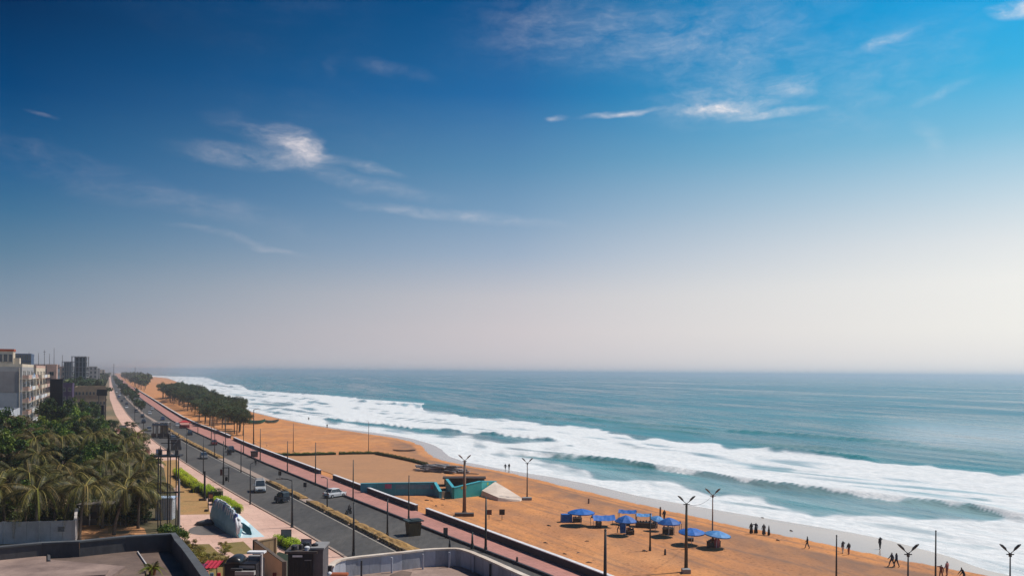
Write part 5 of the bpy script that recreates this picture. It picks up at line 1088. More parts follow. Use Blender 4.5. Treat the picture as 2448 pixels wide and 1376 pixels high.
# umbrellas with their stalls
def umbrella(label, px, py, w, hr, ht, m, tilt=(0, 0), n=8, group='blue beach umbrellas'):
    hr += .35; ht += .35; w *= 1.12; py += 5
    g = B(px, py); r = thing('beach_umbrella', label, 'umbrella', g, rnd.uniform(0, .6), group)
    part('pole', MB().tube([(0, 0, -.3), (0, 0, ht)], .035, 6), white, r)
    rings = [(0.02, ht), (.35, ht - (ht - hr) * .22), (.7, ht - (ht - hr) * .55), (1.0, hr)]; vs = []; fs = []
    for q, z in rings:
        for k in range(n * 2):
            a = k * math.pi / n; sag = 1 if k % 2 == 0 else .94; vs.append((w / 2 * q * sag * math.cos(a), w / 2 * q * sag * math.sin(a), z - (0 if k % 2 == 0 else .05 * q)))
    N2 = n * 2
    for i in range(3):
        for k in range(N2): fs.append((i * N2 + k, i * N2 + (k + 1) % N2, (i + 1) * N2 + (k + 1) % N2, (i + 1) * N2 + k))
    mb = MB().add(vs, fs); cn = part('canopy', mb, m, r); md = cn.modifiers.new('thick', 'SOLIDIFY'); md.thickness = .02
    fr = MB()
    for k in range(N2): a, b = k * math.pi / n, (k + 1) * math.pi / n; fr.add([(w / 2 * math.cos(a), w / 2 * math.sin(a), hr), (w / 2 * math.cos(b), w / 2 * math.sin(b), hr), (w / 2 * .99 * math.cos(b), w / 2 * .99 * math.sin(b), hr - .13), (w / 2 * .99 * math.cos(a), w / 2 * .99 * math.sin(a), hr - .13)], [(0, 1, 2, 3)])
    v = part('valance', fr, m, r); md = v.modifiers.new('thick', 'SOLIDIFY'); md.thickness = .015
    rb = MB()
    for k in range(n): a = k * 2 * math.pi / n; rb.tube([(0, 0, ht - .05), (w / 2 * math.cos(a), w / 2 * math.sin(a), hr - .01)], .012, 4)
    part('rib', rb, dark2, r); r.rotation_euler = (tilt[0], tilt[1], r.rotation_euler.z); return r
def stand(label, px, py, w=1.5, h=.8, d=1.0, goods=True, m=None):
    w *= .78; h *= .85; d *= .8
    g = B(px, py + 2); r = thing('beach_stall', label, 'stall', g, rnd.uniform(-.3, .3)); m = m or dark
    part('table_top', MB().box(0, 0, h - .05, w, d, .06), m, r)
    for a in range(4): part('leg', MB().box(w * .44 * (-1) ** a, d * .42 * (1 if a < 2 else -1), -.2, .06, .06, h + .15), m, r)
    part('skirt', MB().box(0, -d * .46, .05, w * .94, .03, h - .12).box(w * .47, 0, .05, .03, d * .9, h - .12).box(-w * .47, 0, .05, .03, d * .9, h - .12), m, r)
    if goods:
        for k in range(5): part('goods', MB().box((k - 2) * w * .18, rnd.uniform(-.2, .2), h + .01, .2, .25, rnd.uniform(.12, .38)), rnd.choice([dark2, M('goods_cream', (.45, .36, .25), .7), M('goods_red', (.28, .06, .05), .7)]), r)
    return r
def tent(label, px, py, w, d, hr, ht, m, rz=0, sides=(), group=None):
    g = B(px, py); r = thing('beach_tent', label, 'tent', g, rz, group)
    for a in range(4): part('post', MB().tube([(w / 2 * (-1) ** a, d / 2 * (1 if a < 2 else -1), -.3), (w / 2 * (-1) ** a, d / 2 * (1 if a < 2 else -1), hr)], .035, 5), dark2, r)
    n = 8; vs = []; fs = []
    for j in range(n + 1):
        v = j / n; z = hr + (ht - hr) * (1 - abs(2 * v - 1)) ** .9
        for i in range(n + 1): u = i / n; vs.append(((u - .5) * w, (v - .5) * d, z - .10 * math.sin(u * math.pi) * (1 if 0 < j < n else .3) + .03 * math.sin(i * 2.1 + j)))
    for j in range(n):
        for i in range(n): q = j * (n + 1) + i; fs.append((q, q + 1, q + n + 2, q + n + 1))
    cn = part('canopy', MB().add(vs, fs), m, r); md = cn.modifiers.new('thick', 'SOLIDIFY'); md.thickness = .02
    for (x, y, sx, sy, z0) in sides: part('side_cloth', MB().box(x, y, z0, sx, sy, hr - z0), m, r)
    return r
umbrella('wide blue umbrella at the left end of the group, flat top', 1389, 1250, 3.6, 1.55, 2.1, blue); stand('dark draped stall under the leftmost umbrella', 1380, 1245, 1.8)
o = link('tarpaulin_box', MB().box(0, 0, -.2, 1.7, 1.1, 1.35, .1, taper=.92).mesh('tarpaulin_box', blue), None, B(1354, 1246)); tag(o, 'navy blue tarpaulin-covered box at the far left of the umbrellas', 'covered box')
tent('low pitched blue sheet with a fold, second from the left', 1442, 1258, 3.3, 2.4, 1.1, 1.75, blue, .1); stand('small dark crate table in front of the pitched blue sheet', 1431, 1258, 1.0, 1.0, .8)
umbrella('domed blue umbrella with a hanging cloth, in front of the group', 1496, 1274, 2.7, 1.65, 2.45, blue); o = thing('hanging_cloth', 'deep blue cloth hanging to the sand below the domed umbrella', 'cloth', B(1489, 1273)); part('cloth', MB().box(0, 0, -.1, .75, .12, 1.7, .2, taper=1.4), blue, o); stand('dark draped stall to the right of the hanging cloth', 1506, 1274, 1.5, .7)
tent('tilted blue awning with a pale ragged edge at the back', 1500, 1252, 2.6, 1.7, 1.75, 2.2, blue, -.25); stand('dark stall with goods under the back awning', 1496, 1253, 1.5, 1.2)
tent('sagging pale and blue sheet stretched right of the back awning', 1539, 1257, 2.2, 1.9, 1.6, 1.95, ltblue, -.1); stand('wide black stall with cream goods below the pale blue sheet', 1538, 1257, 3.0, .9, 1.4)
umbrella('small drooping blue umbrella beside the two wooden posts', 1566, 1262, 1.9, 1.3, 1.85, ltblue, (.2, .15)); stand('dark stall next to the slim plain pole', 1562, 1259, 1.3, .8)
umbrella('peaked blue tent-like umbrella in the middle right', 1599, 1277, 2.9, 1.55, 2.3, blue, n=4); stand('black cubic stall with pale legs under the peaked umbrella', 1597, 1274, 2.0, 1.05, 1.3); tent('little blue side awning attached right of the peaked umbrella', 1618, 1274, 1.0, 1.3, 1.5, 1.75, blue, 0)
umbrella('low flat blue umbrella tipped behind the thick lamp post', 1653, 1296, 3.1, 1.35, 1.85, blue, (.08, 0)); stand('dark bundle in the shade behind the thick lamp post', 1650, 1290, 1.2, .5, .9, False)
umbrella('faded light blue umbrella with a red patch at the right end', 1712, 1304, 3.0, 1.4, 1.9, ltblue, (.05, .1)); stand('cluttered dark stall with red chairs at the slim lamp foot', 1706, 1304, 2.2, .9)
o = link('folded_umbrella', MB().tube([(0, 0, 0), (0, 0, 1.0), (0, 0, 1.5)], [.3, .38, .05], 8).mesh('folded_umbrella', M('faded_red_cloth', (.40, .10, .12), .7)), None, B(1714, 1308)); tag(o, 'folded faded red umbrella beside the right-end stall', 'umbrella')
for px, py, h, lab in [(1578, 1242, 2.0, 'stout brown wooden post behind the umbrellas'), (1407, 1203, .9, 'small grey stump at the dark tide band')]:
    o = link('wooden_post', MB().tube([(0, 0, -.3), (.03, 0, h)], [.16, .13], 7).mesh('wooden_post', rust), None, B(px, py)); tag(o, lab, 'post')

# ------------------------------------------------------------------ vehicles
tyre = M('tyre', (.018, .018, .018), .9, scale=4); rim = M('wheel_rim', (.35, .35, .36), .4, scale=4); lampm = M('headlight', (.75, .75, .70), .2, scale=4); redl = M('tail_light', (.35, .01, .01), .3, scale=4)
def car(label, loc, rz, body, L_=4.2, w=1.7, h=1.5, van=False, name='car', cat='car', simple=False, group=None):
    """front towards +y"""
    r = thing(name, label, cat, loc, rz, group)
    prof = [(-.5, .35, .62), (-.48, .62, .8), (-.3, .66, .84), (.22, .60, .84), (.46, .52, .80), (.5, .30, .60)] if not van else [(-.5, .3, .62), (-.49, .62, .84), (-.3, .62, .84), (.3, .60, .84), (.46, .52, .82), (.5, .3, .62)]
    secs = []
    for u, zt, _ in prof:
        y = u * L_; ww = w / 2 * (1 if abs(u) < .45 else .9); zt_ = zt * 1.45 * h / 1.5; secs.append([Vector(p) for p in ((-ww, y, .25), (-ww * 1.02, y, zt_ * .6 + .1), (-ww * .93, y, zt_), (ww * .93, y, zt_), (ww * 1.02, y, zt_ * .6 + .1), (ww, y, .25))])
    part('body', MB().loft(secs), body, r)
    a0, a1, b0, b1 = (-.47, .40, -.43, .24) if van else (-.40, .24, -.28, .10); zt_ = .62 * 1.45 * h / 1.5
    cab = lambda k: [Vector(p) for p in ((-w / 2 * .9, a0 * L_, zt_), (w / 2 * .9, a0 * L_, zt_), (w / 2 * .9, a1 * L_, zt_), (-w / 2 * .9, a1 * L_, zt_))]
    top = [Vector(p) for p in ((-w / 2 * .76, b0 * L_, h), (w / 2 * .76, b0 * L_, h), (w / 2 * .76, b1 * L_, h), (-w / 2 * .76, b1 * L_, h))]
    part('windows', MB().loft([[v - Vector((0, 0, .03)) for v in cab(0)], top]), glass, r)
    part('roof', MB().loft([[Vector((v.x * 1.03, v.y * 1.0, h)) for v in top], [Vector((v.x * .94, v.y * .94, h + .07)) for v in top]]), body, r)
    if simple: 
        part('underbody', MB().box(0, 0, .05, w * .9, L_ * .8, .3), tyre, r); return r
    for sx in (-1, 1):
        pl = MB()
        for (ya, yb) in ((a0, b0), (a1, b1), ((a0 + a1) / 2, (b0 + b1) / 2)): pl.tube([(sx * w / 2 * .905, ya * L_, zt_), (sx * w / 2 * .77, yb * L_, h + .01)], .035, 4)
        part('pillar', pl, body, r)
        for yy in (-.31, .31):
            wh = part('wheel', MB().tube([(sx * (w / 2 - .16), yy * L_, .31), (sx * (w / 2 + .03), yy * L_, .31)], .31, 14), tyre, r); part('rim', MB().tube([(sx * (w / 2 + .025), yy * L_, .31), (sx * (w / 2 + .05), yy * L_, .31)], .18, 10), rim, wh)
        part('headlight', MB().box(sx * w * .34, L_ * .495, .62, .34, .12, .2), lampm, r); part('tail_light', MB().box(sx * w * .38, -L_ * .5, .68, .22, .08, .22), redl, r); part('mirror', MB().box(sx * (w / 2 + .1), a1 * L_ * .8, zt_ + .08, .2, .1, .14), body, r)
    part('bumper', MB().box(0, L_ * .5, .28, w * .92, .14, .2).box(0, -L_ * .5, .28, w * .92, .14, .2), M('bumper_grey', (.10, .10, .10), .6), r)
    part('grille', MB().box(0, L_ * .502, .52, w * .42, .08, .22), M('grille_dark', (.03, .03, .035), .5), r); return r
def on_road(px, py): return G(px, py, .006)
silver = M('silver_paint', (.62, .62, .63), .3, (.55, .55, .56), 2, metal=.0, spec=.7); whitep = M('white_car_paint', (.72, .72, .72), .3, spec=.7); blackp = M('black_car_paint', (.018, .020, .028), .25, spec=.8)
face_cam = ROT + math.pi
van = car('white boxy van driving towards the viewer on the near roadway', on_road(621, 1174), face_cam - .12, whitep, 4.4, 1.95, 2.15, van=True, name='van', cat='van')
part('roof_rack', MB().box(0, -.3, 2.24, 1.3, 2.4, .05).box(-.6, -.3, 2.29, .05, 2.4, .1).box(.6, -.3, 2.29, .05, 2.4, .1), grey, van)
car('white hatchback with a blue-tinted windscreen stopped beyond the median', on_road(800, 1187), ROT - 1.1, silver, 4.0, 1.75, 1.5)
# three-wheeler, dark, with a side load
ar = thing('auto_rickshaw', 'dark navy three-wheeled auto rickshaw on the near roadway behind the white van', 'rickshaw', on_road(674, 1200), face_cam - .9)
navy = M('navy_paint', (.015, .022, .035), .45, scale=3)
part('body', MB().loft([[Vector((x * q, y, z)) for x, z in ((-.65, .3), (-.68, .95), (.68, .95), (.65, .3))] for y, q in ((-1.25, .95), (-.9, 1), (.4, 1), (1.0, .65), (1.35, .3))]), navy, ar)
part('canopy', MB().loft([[Vector((x * q, y, z * k)) for x, z in ((-.64, .95), (-.62, 1.62), (-.4, 1.78), (.4, 1.78), (.62, 1.62), (.64, .95))] for y, q, k in ((-1.15, .96, .97), (-.6, 1, 1), (.35, .97, .99))]), M('rickshaw_hood', (.02, .04, .06), .7, scale=2), ar)
part('windscreen', MB().box(0, .75, .95, 1.0, .05, .62, taper=.9), glass, ar); part('seat', MB().box(0, -.4, .8, 1.1, .5, .35), dark2, ar)
for x, y in ((0, 1.15), (-.58, -.8), (.58, -.8)): w_ = part('wheel', MB().tube([(x - .07, y, .24), (x + .07, y, .24)], .24, 12), tyre, ar); part('rim', MB().tube([(x - .08, y, .24), (x + .08, y, .24)], .11, 8), rim, w_)
part('side_bundle', MB().box(.95, -.2, .35, .6, 1.6, .75, taper=.8).box(-.8, .4, .3, .4, 1.0, .5), navy, ar)
rnd.seed(40)
# far traffic
cols = [blackp, silver, whitep, M('maroon_paint', (.16, .02, .02), .35), M('blue_paint', (.04, .08, .20), .35), M('grey_paint', (.16, .16, .17), .35)]
cnames = ['black', 'silver', 'white', 'maroon', 'blue', 'grey']
fc = {}
spots = [(222, .65, 5), (238, .75, 0), (250, .35, 0), (262, .68, 3), (285, .7, 5), (305, .5, 0), (330, .25, 5), (352, .7, 1), (380, .4, 0)] + [(400 + 26 * i, rnd.choice([.25, .5, .75]), rnd.randrange(6)) for i in range(22)]
for i, (s, u, ci) in enumerate(spots):
    lane = 'near' if i % 2 == 0 else 'seaward'
    t = (float(kerbL(s)) * (1 - u) + float(medL(s)) * u) if i % 2 == 0 else (float(medR(s)) * (1 - u) + float(kerbR(s)) * u); p = P(s, t, .006); rz = face_cam if i % 2 == 0 else ROT
    lab = '%s car in the far traffic on the %s roadway' % (cnames[ci], lane)
    if ci not in fc: fc[ci] = car(lab, p, rz, cols[ci], name='car', simple=True, group='far traffic along the road')
    else: dup(fc[ci], p, rz, lab, 'far traffic along the road')

# ------------------------------------------------------------------ people
def skin_body(name, J, E, smooth=1):
    me = bpy.data.meshes.new(name); keys = list(J); me.from_pydata([J[k][0] for k in keys], [(keys.index(a), keys.index(b)) for a, b in E], [])
    o = bpy.data.objects.new(name, me); C.objects.link(o); o.modifiers.new('k', 'SKIN'); ss = o.modifiers.new('s', 'SUBSURF'); ss.levels = smooth; ss.render_levels = smooth
    for i, k in enumerate(keys): v = me.skin_vertices[0].data[i]; v.radius = (J[k][1],) * 2; v.use_root = (k == 'pelvis')
    dg = bpy.context.evaluated_depsgraph_get(); ev = o.evaluated_get(dg); m2 = bpy.data.meshes.new_from_object(ev); bpy.data.objects.remove(o); return m2
def figure(stride=.22, arm=(.1, -.1), raise_=0.0, bend=0.0, sep=.11, elbow=.1):
    H = 1.0
    J = {'pelvis': ((0, 0, .93), .135), 'waist': ((0, bend * .15, 1.06), .115), 'chest': ((0, bend * .4, 1.27), .145), 'neck': ((0, bend * .5, 1.43), .055), 'head': ((0, bend * .56, 1.52), .085), 'crown': ((0, bend * .58, 1.62), .075)}
    E = [('pelvis', 'waist'), ('waist', 'chest'), ('chest', 'neck'), ('neck', 'head'), ('head', 'crown')]
    for sd_, sg in (('l', -1), ('r', 1)):
        st = stride * sg
        J['hip' + sd_] = ((sg * .09, 0, .88), .10); J['knee' + sd_] = ((sg * sep, st * .5 + .03, .49), .062); J['ank' + sd_] = ((sg * sep, st * .9 - .02, .09), .042); J['toe' + sd_] = ((sg * sep * 1.1, st * .9 + .16, .04), .038)
        a = arm[0 if sg < 0 else 1]; up = raise_ if sg > 0 else 0
        J['sho' + sd_] = ((sg * .17, bend * .42, 1.37), .062); J['elb' + sd_] = ((sg * (.25 + up * .15), bend * .42 + a * .7, 1.10 + up * .25), .043); J['wri' + sd_] = ((sg * (.27 + up * .05), bend * .42 + a * 1.3 + elbow, .87 + up * .6), .032); J['han' + sd_] = ((sg * (.27 + up * .04), bend * .42 + a * 1.4 + elbow + .03, .79 + up * .66), .036)
        E += [('pelvis', 'hip' + sd_), ('hip' + sd_, 'knee' + sd_), ('knee' + sd_, 'ank' + sd_), ('ank' + sd_, 'toe' + sd_), ('chest', 'sho' + sd_), ('sho' + sd_, 'elb' + sd_), ('elb' + sd_, 'wri' + sd_), ('wri' + sd_, 'han' + sd_)]
    me = skin_body('body', J, E); me.materials.clear(); me.materials.append(skin_m); me.materials.append(hair_m)
    for p in me.polygons: p.material_index = 1 if p.center.z > 1.55 or (p.center.z > 1.47 and p.center.y < bend * .56 - .02) else 0; p.use_smooth = True
    return me
def cloth(me, z0, z1, off, m, name, skirt=0, armlim=None):
    vs = [v.co + v.normal * off for v in me.vertices]; vn = [tuple(v) for v in vs]; fs = []
    for p in me.polygons:
        c = p.center
        if z0 < c.z < z1 and (armlim is None or abs(c.x) < armlim): fs.append(tuple(p.vertices))
    used = sorted({i for f in fs for i in f}); mp = {i: k for k, i in enumerate(used)}
    mb = MB().add([vn[i] for i in used], [tuple(mp[i] for i in f) for f in fs]); r = mb.mesh(name, m, True)
    return r
poses = [figure(.30, (.12, -.12)), figure(.05, (.02, .02), sep=.09), figure(.14, (-.1, .1), raise_=.9), figure(.02, (.15, .15), bend=.5), figure(.34, (-.16, .16), sep=.1)]
cm = {'black': M('black_cloth', (.018, .018, .022), .9), 'navy': M('navy_cloth', (.02, .03, .07), .9), 'grey': M('charcoal_cloth', (.06, .06, .065), .9), 'terra': M('terracotta_cloth', (.28, .10, .07), .9), 'rose': M('rose_cloth', (.42, .17, .16), .9), 'white': M('white_cloth', (.6, .58, .55), .9)}
pc = {}
def person(label, px, py, pose, top, bottom, rz, sc=1.0, skirt=False, g=None, group=None):
    g = g or B(px, py); r = thing('person', label, 'person', g, rz, group); r.scale = (sc,) * 3
    k = (pose,); link('body', poses[pose], r)
    for nm, z0, z1, off, m, lim in (('shirt', .93, 1.43, .014, cm[top], None), ('trousers', .10, .99, .010, cm[bottom], .235)):
        key = (pose, nm, top if nm == 'shirt' else bottom)
        if key not in pc: pc[key] = cloth(poses[pose], z0, z1, off, m, nm, armlim=lim)
        link(nm, pc[key], r)
    if skirt:
        mb = MB(); n = 12; rr = [(.17, 1.0), (.20, .8), (.24, .45), (.28, .14)]; vs = [(q * math.cos(k2 * 2 * math.pi / n), q * .8 * math.sin(k2 * 2 * math.pi / n) , z) for q, z in rr for k2 in range(n)]
        mb.add(vs, [(i * n + k2, i * n + (k2 + 1) % n, (i + 1) * n + (k2 + 1) % n, (i + 1) * n + k2) for i in range(3) for k2 in range(n)]); o = part('skirt', mb, cm[bottom], r, True); md = o.modifiers.new('thick', 'SOLIDIFY'); md.thickness = .01
    return r
person('person in dark clothes close to a companion at the swash edge, left of the pair', 1796, 1275, 1, 'black', 'black', .4, .98, True)
person('person in dark clothes reaching towards the companion on the left at the swash edge', 1807, 1275, 2, 'navy', 'black', 2.8, .98, True)
person('person in a long dark dress standing just right of the close pair', 1826, 1278, 1, 'grey', 'grey', .2, .98, True)
person('person in black, shorter, rightmost of the four at the swash', 1838, 1279, 1, 'black', 'black', 1.2, .88, True)
person('lone person in black walking between the foursome and the plain pole', 1930, 1310, 0, 'black', 'black', 1.2, .98)
person('person with a raised arm beside the plain pole at the waterline', 2015, 1322, 2, 'grey', 'white', .3, .98)
person('slim person in brown standing right of the raised-arm person', 2029, 1325, 1, 'black', 'terra', .3, .95)
person('lone person in black looking at the sea with hands to the face', 2104, 1312, 2, 'black', 'black', .2, 1.0)
person('left of two people in navy walking side by side on the sand', 2132, 1354, 4, 'navy', 'navy', 1.5, 1.05)
person('right of two people in navy walking side by side on the sand', 2143, 1355, 0, 'navy', 'navy', 1.6, 1.05)
person('person in terracotta clothes beside the tall plain pole', 2250, 1383, 2, 'terra', 'terra', 2.0, 1.0)
person('taller person in rose clothes standing in the shallow foam', 2264, 1376, 1, 'rose', 'terra', .5, 1.05)
person('person in black bending forward at the foam edge near the frame bottom', 2305, 1392, 3, 'black', 'grey', 1.4, 1.05)
person('person in grey at the water far up the beach, left one of a pair', 1208, 1124, 0, 'grey', 'black', .5)
person('person in black at the water far up the beach, right one of a pair', 1217, 1123, 1, 'black', 'black', .5)
person('tiny lone person in black on the far waterline beyond the court', 782, 1023, 1, 'black', 'black', .5, 1.05)
person('person in black standing beside the stout wooden post', 1588, 1244, 1, 'black', 'black', .5, 1.05)
person('person in dark clothes sitting low in front of the domed umbrella', 1476, 1273, 3, 'black', 'black', -1.5, .62)
person('tiny person wading in the surf far up the shore', 738, 1006, 1, 'grey', 'grey', .5, 1.2)
person('person in dark clothes at the promenade kerb beside a thin lamp arm', 610, 1112, 1, 'black', 'black', .5, 1.1, g=G(611, 1112, .15))
person('person in rose clothes on the far pavement left of the road', 352, 1044, 0, 'rose', 'grey', .5, 1.1, g=G(330, 1046, .012))
# moped rider
mp_ = thing('moped', 'small dark moped on the seaward roadway with its rider', 'moped', on_road(833, 1229), ROT - .9)
part('frame', MB().box(0, 0, .35, .22, .9, .28).box(0, .45, .4, .3, .12, .55).box(0, -.25, .62, .26, .6, .12), dark, mp_)
for y in (-.6, .6): part('wheel', MB().tube([(-.05, y, .26), (.05, y, .26)], .26, 12), tyre, mp_)
part('handlebar', MB().tube([(-.32, .42, 1.0), (0, .5, .95), (.32, .42, 1.0)], .025, 5), dark, mp_)
g = on_road(833, 1229); person('rider in dark clothes astride the small moped', 0, 0, 3, 'grey', 'black', ROT - .9, .95, g=g + Vector((0, 0, .02)))

# ------------------------------------------------------------------ wave sculpture on the plaza
scw = M('blue_grey_sculpture', (.22, .44, .50), .7, (.16, .33, .38), 1.0, .1, fine=.06); scl = M('pale_blue_sculpture', (.42, .60, .66), .5, (.60, .70, .72), 1.2); sct = M('deep_teal_sculpture', (.01, .12, .16), .4, (.01, .10, .13), 2); scwhite = M('white_sculpture', (.72, .72, .75), .6, scale=2)
base = [(503, 1246), (512, 1254), (525, 1262), (538, 1271), (552, 1279), (563, 1284), (572, 1285)]
tops = [1199, 1197, 1203, 1214, 1230, 1249, 1268]
o0 = G(545, 1275); scu = thing('wave_sculpture', 'blue-grey breaking wave sculpture with white crests on the plaza', 'sculpture', o0)
BP = [G(x, y) - o0 for x, y in base]; HT = [ZY(x, t_, G(x, y).y) for (x, y), t_ in zip(base, tops)]
secs = []; M_ = 26
for k in range(M_ + 1):
    u = k / M_ * (len(BP) - 1); i = min(int(u), len(BP) - 2); f_ = u - i; b = BP[i].lerp(BP[i + 1], f_); h = HT[i] * (1 - f_) + HT[i + 1] * f_ ; d = (BP[i + 1] - BP[i]).normalized(); nv = Vector((-d.y, d.x, 0))
    ring = []
    for z, off in ((0, 0), (.33, -.10), (.66, .08), (.9, .30), (1, .42)): ring.append(b + nv * off * 1.1 + Vector((0, 0, z * h)))
    for z, off in ((1, .60), (.8, .48), (.5, .30), (0, .35)): ring.append(b + nv * off * 1.1 + Vector((0, 0, z * h)))
    ring[-1].z = 0; secs.append(ring)
part('wave_wall', MB().loft(secs), scw, scu)
for k in range(17):
    u = .5 + k / 16 * 5.0; i = min(int(u), 5); f_ = u - i; b = BP[i].lerp(BP[i + 1], f_); h = HT[i] * (1 - f_) + HT[i + 1] * f_; d = (BP[i + 1] - BP[i]).normalized(); nv = Vector((-d.y, d.x, 0)); c = b + nv * .56; L_ = .35 + .45 * abs(math.sin(k * 1.7))
    part('crest', MB().tube([c + Vector((.1, 0, h - .9)), c + Vector((.06, 0, h + L_ * .3)), c - nv * .25 + Vector((.16, 0, h + L_ * .5)), c - nv * .5 + Vector((.24, 0, h + L_ * .0)), c - nv * .6 + Vector((.24, 0, h - L_ * 1.2))], [.10, .17, .15, .11, .03], 6), scwhite if k % 6 else M('violet_blue_crest', (.10, .13, .40), .6), scu, True)
# shell-like tail to the right
q = [G(575, 1285), G(600, 1284), G(633, 1282), G(600, 1268), G(580, 1256)]; q = [p - o0 for p in q]; ap = G(566, 1274) - o0 + Vector((0, .3, 2.7)); rid = G(598, 1275) - o0 + Vector((0, 0, 1.35))
mb = MB().add([q[0], q[1], q[2], q[3], q[4], ap, rid], [(0, 1, 6, 5), (1, 2, 6), (2, 3, 6), (3, 4, 5, 6), (4, 0, 5), (4, 3, 2, 1, 0)]); part('tail_shell', mb, scl, scu)
a_, b_ = G(570, 1280) - o0 + Vector((0, -.25, 2.0)), G(600, 1281) - o0 + Vector((0, -.35, .35))
fin = [a_, a_.lerp(b_, .3) + Vector((.25, 0, .25)), a_.lerp(b_, .7) + Vector((.45, 0, .3)), b_ + Vector((.2, 0, 0)), b_ + Vector((-.1, 0, -.15)), a_.lerp(b_, .6) + Vector((-.35, 0, -.2)), a_.lerp(b_, .25) + Vector((-.1, 0, -.1))]
mb = MB().add([v for v in fin] + [v + Vector((0, .16, 0)) for v in fin], [tuple(range(7)), tuple(range(13, 6, -1))] + [(i, (i + 1) % 7, 7 + (i + 1) % 7, 7 + i) for i in range(7)]); part('teal_fin', mb, sct, scu)
c = G(560, 1262) - o0; part('figure_head', MB().tube([c + Vector((-.3, 0, 1.0)), c + Vector((-.1, 0, 1.8)), c + Vector((.1, 0, 2.5))], [.25, .30, .12], 7).tube([c + Vector((-.2, -.3, 2.4)), c + Vector((-.2, -.35, 2.9))], [.3, .25], 8), sct, scu, True)
c = G(568, 1284) - o0; part('white_pillar', MB().tube([c + Vector((.1, -.1, 0)), c + Vector((0, -.1, 1.3)), c + Vector((-.25, 0, 2.6))], [.16, .2, .12], 7), scwhite, scu, True)
part('inner_rock', MB().box(1.4, -.1, 0, 1.1, .5, .8, .2, taper=.6).box(1.7, -.2, .6, .5, .4, .6, taper=.5), M('chrome_grey_rock', (.25, .25, .26), .5, (.02, .02, .02), 4), scu)
c = G(490, 1254) - o0; o = link('sculpture_rock', None); bpy.data.objects.remove(o)
rr = thing('sculpture_rock', 'low dark grey rock form left of the wave sculpture', 'rock', G(489, 1254)); part('rock', MB().loft([[Vector((x + .3 * math.sin(a * 2 + x), .75 * w * math.cos(a), .35 * h * (1 + math.sin(a)))) for a in [k * math.pi / 4 for k in range(8)]] for x, w, h in ((-1.2, .2, .3), (-.7, .8, .9), (0, .9, 1.1), (.6, .7, 1.3), (1.1, .25, .6))]), M('wet_rock', (.09, .105, .12), .6, (.05, .06, .07), 2, .4), rr, True)

# post-and-boxes cluster at the hedge line
for px, py, h, w, lab in [(489, 1196, 5.0, .5, 'thick dark bollard post beside the hedge clumps'), (498, 1222, 3.2, .18, 'thin dark post at the corner of the ochre lawn')]:
    r = thing('dark_post', lab, 'post', G(px, py)); part('post', MB().box(0, 0, 0, w * .5, w * .5, h), dark, r); part('base', MB().box(-.3, 0, 0, 1.2 if w > .3 else .5, .5, .35), dark2, r)
r = thing('framed_board', 'small orange framed board on legs by the hedge end', 'sign', G(503, 1212)); part('board', MB().box(0, 0, 1.5, .7, .08, .6), M('orange_board', (.55, .20, .08), .7, scale=3), r); part('frame', MB().box(0, .05, 2.1, .9, .12, .3).box(0, .05, .9, .9, .12, .5).box(-.4, .05, 0, .08, .08, 2.2).box(.4, .05, 0, .08, .08, 2.2), dark, r)

# ------------------------------------------------------------------ foreground roofs
def roof_edge(name, label, cat, rim, z_top, z_roof, inward, thick, face, cap, nper=1, extra_near=None, drop=None):
    """rim: photo points on the top edge of the parapet (outer side); builds panels facing inward, coping, roof sheet and outer walls"""
    pts = [G(x, y, z_top) for x, y in rim]; c0 = Vector((pts[0].x, pts[0].y, 0)); r = thing(name, label, cat, c0)
    cen = inward; P2 = []
    n = len(pts)
    for i, p in enumerate(pts):
        a = pts[max(0, i - 1)]; b = pts[min(n - 1, i + 1)]; d = (b - a).normalized(); nv = Vector((d.y, -d.x, 0)); 
        if nv.dot(cen - p) < 0: nv = -nv
        P2.append((Vector((p.x, p.y, 0)), nv))
    for i in range(n - 1):
        (a, na), (b, nb) = P2[i], P2[i + 1]; a = a - c0; b = b - c0; d = (b - a).normalized() * .003
        ring = [a + d, b - d, b - d + nb * thick, a + d + na * thick]
        if (ring[1] - ring[0]).cross(ring[2] - ring[1]).z < 0: ring.reverse()
        part('parapet_panel', MB().prism([(v.x, v.y) for v in ring], z_roof - .25, z_top - .09), face[i % len(face)], r)
        ring = [a - na * .05, b - nb * .05, b + nb * (thick + .06), a + na * (thick + .06)]
        if (ring[1] - ring[0]).cross(ring[2] - ring[1]).z < 0: ring.reverse()
        part('coping', MB().prism([(v.x, v.y) for v in ring], z_top - .09, z_top), cap, r)
        ring = [a + na * .04, b + nb * .04, b + nb * (thick - .04), a + na * (thick - .04)]
        if (ring[1] - ring[0]).cross(ring[2] - ring[1]).z < 0: ring.reverse()
        part('outer_wall', MB().prism([(v.x, v.y) for v in ring], 0, z_roof - .25), face[0], r)
    return r, [q[0] - c0 for q in P2], c0
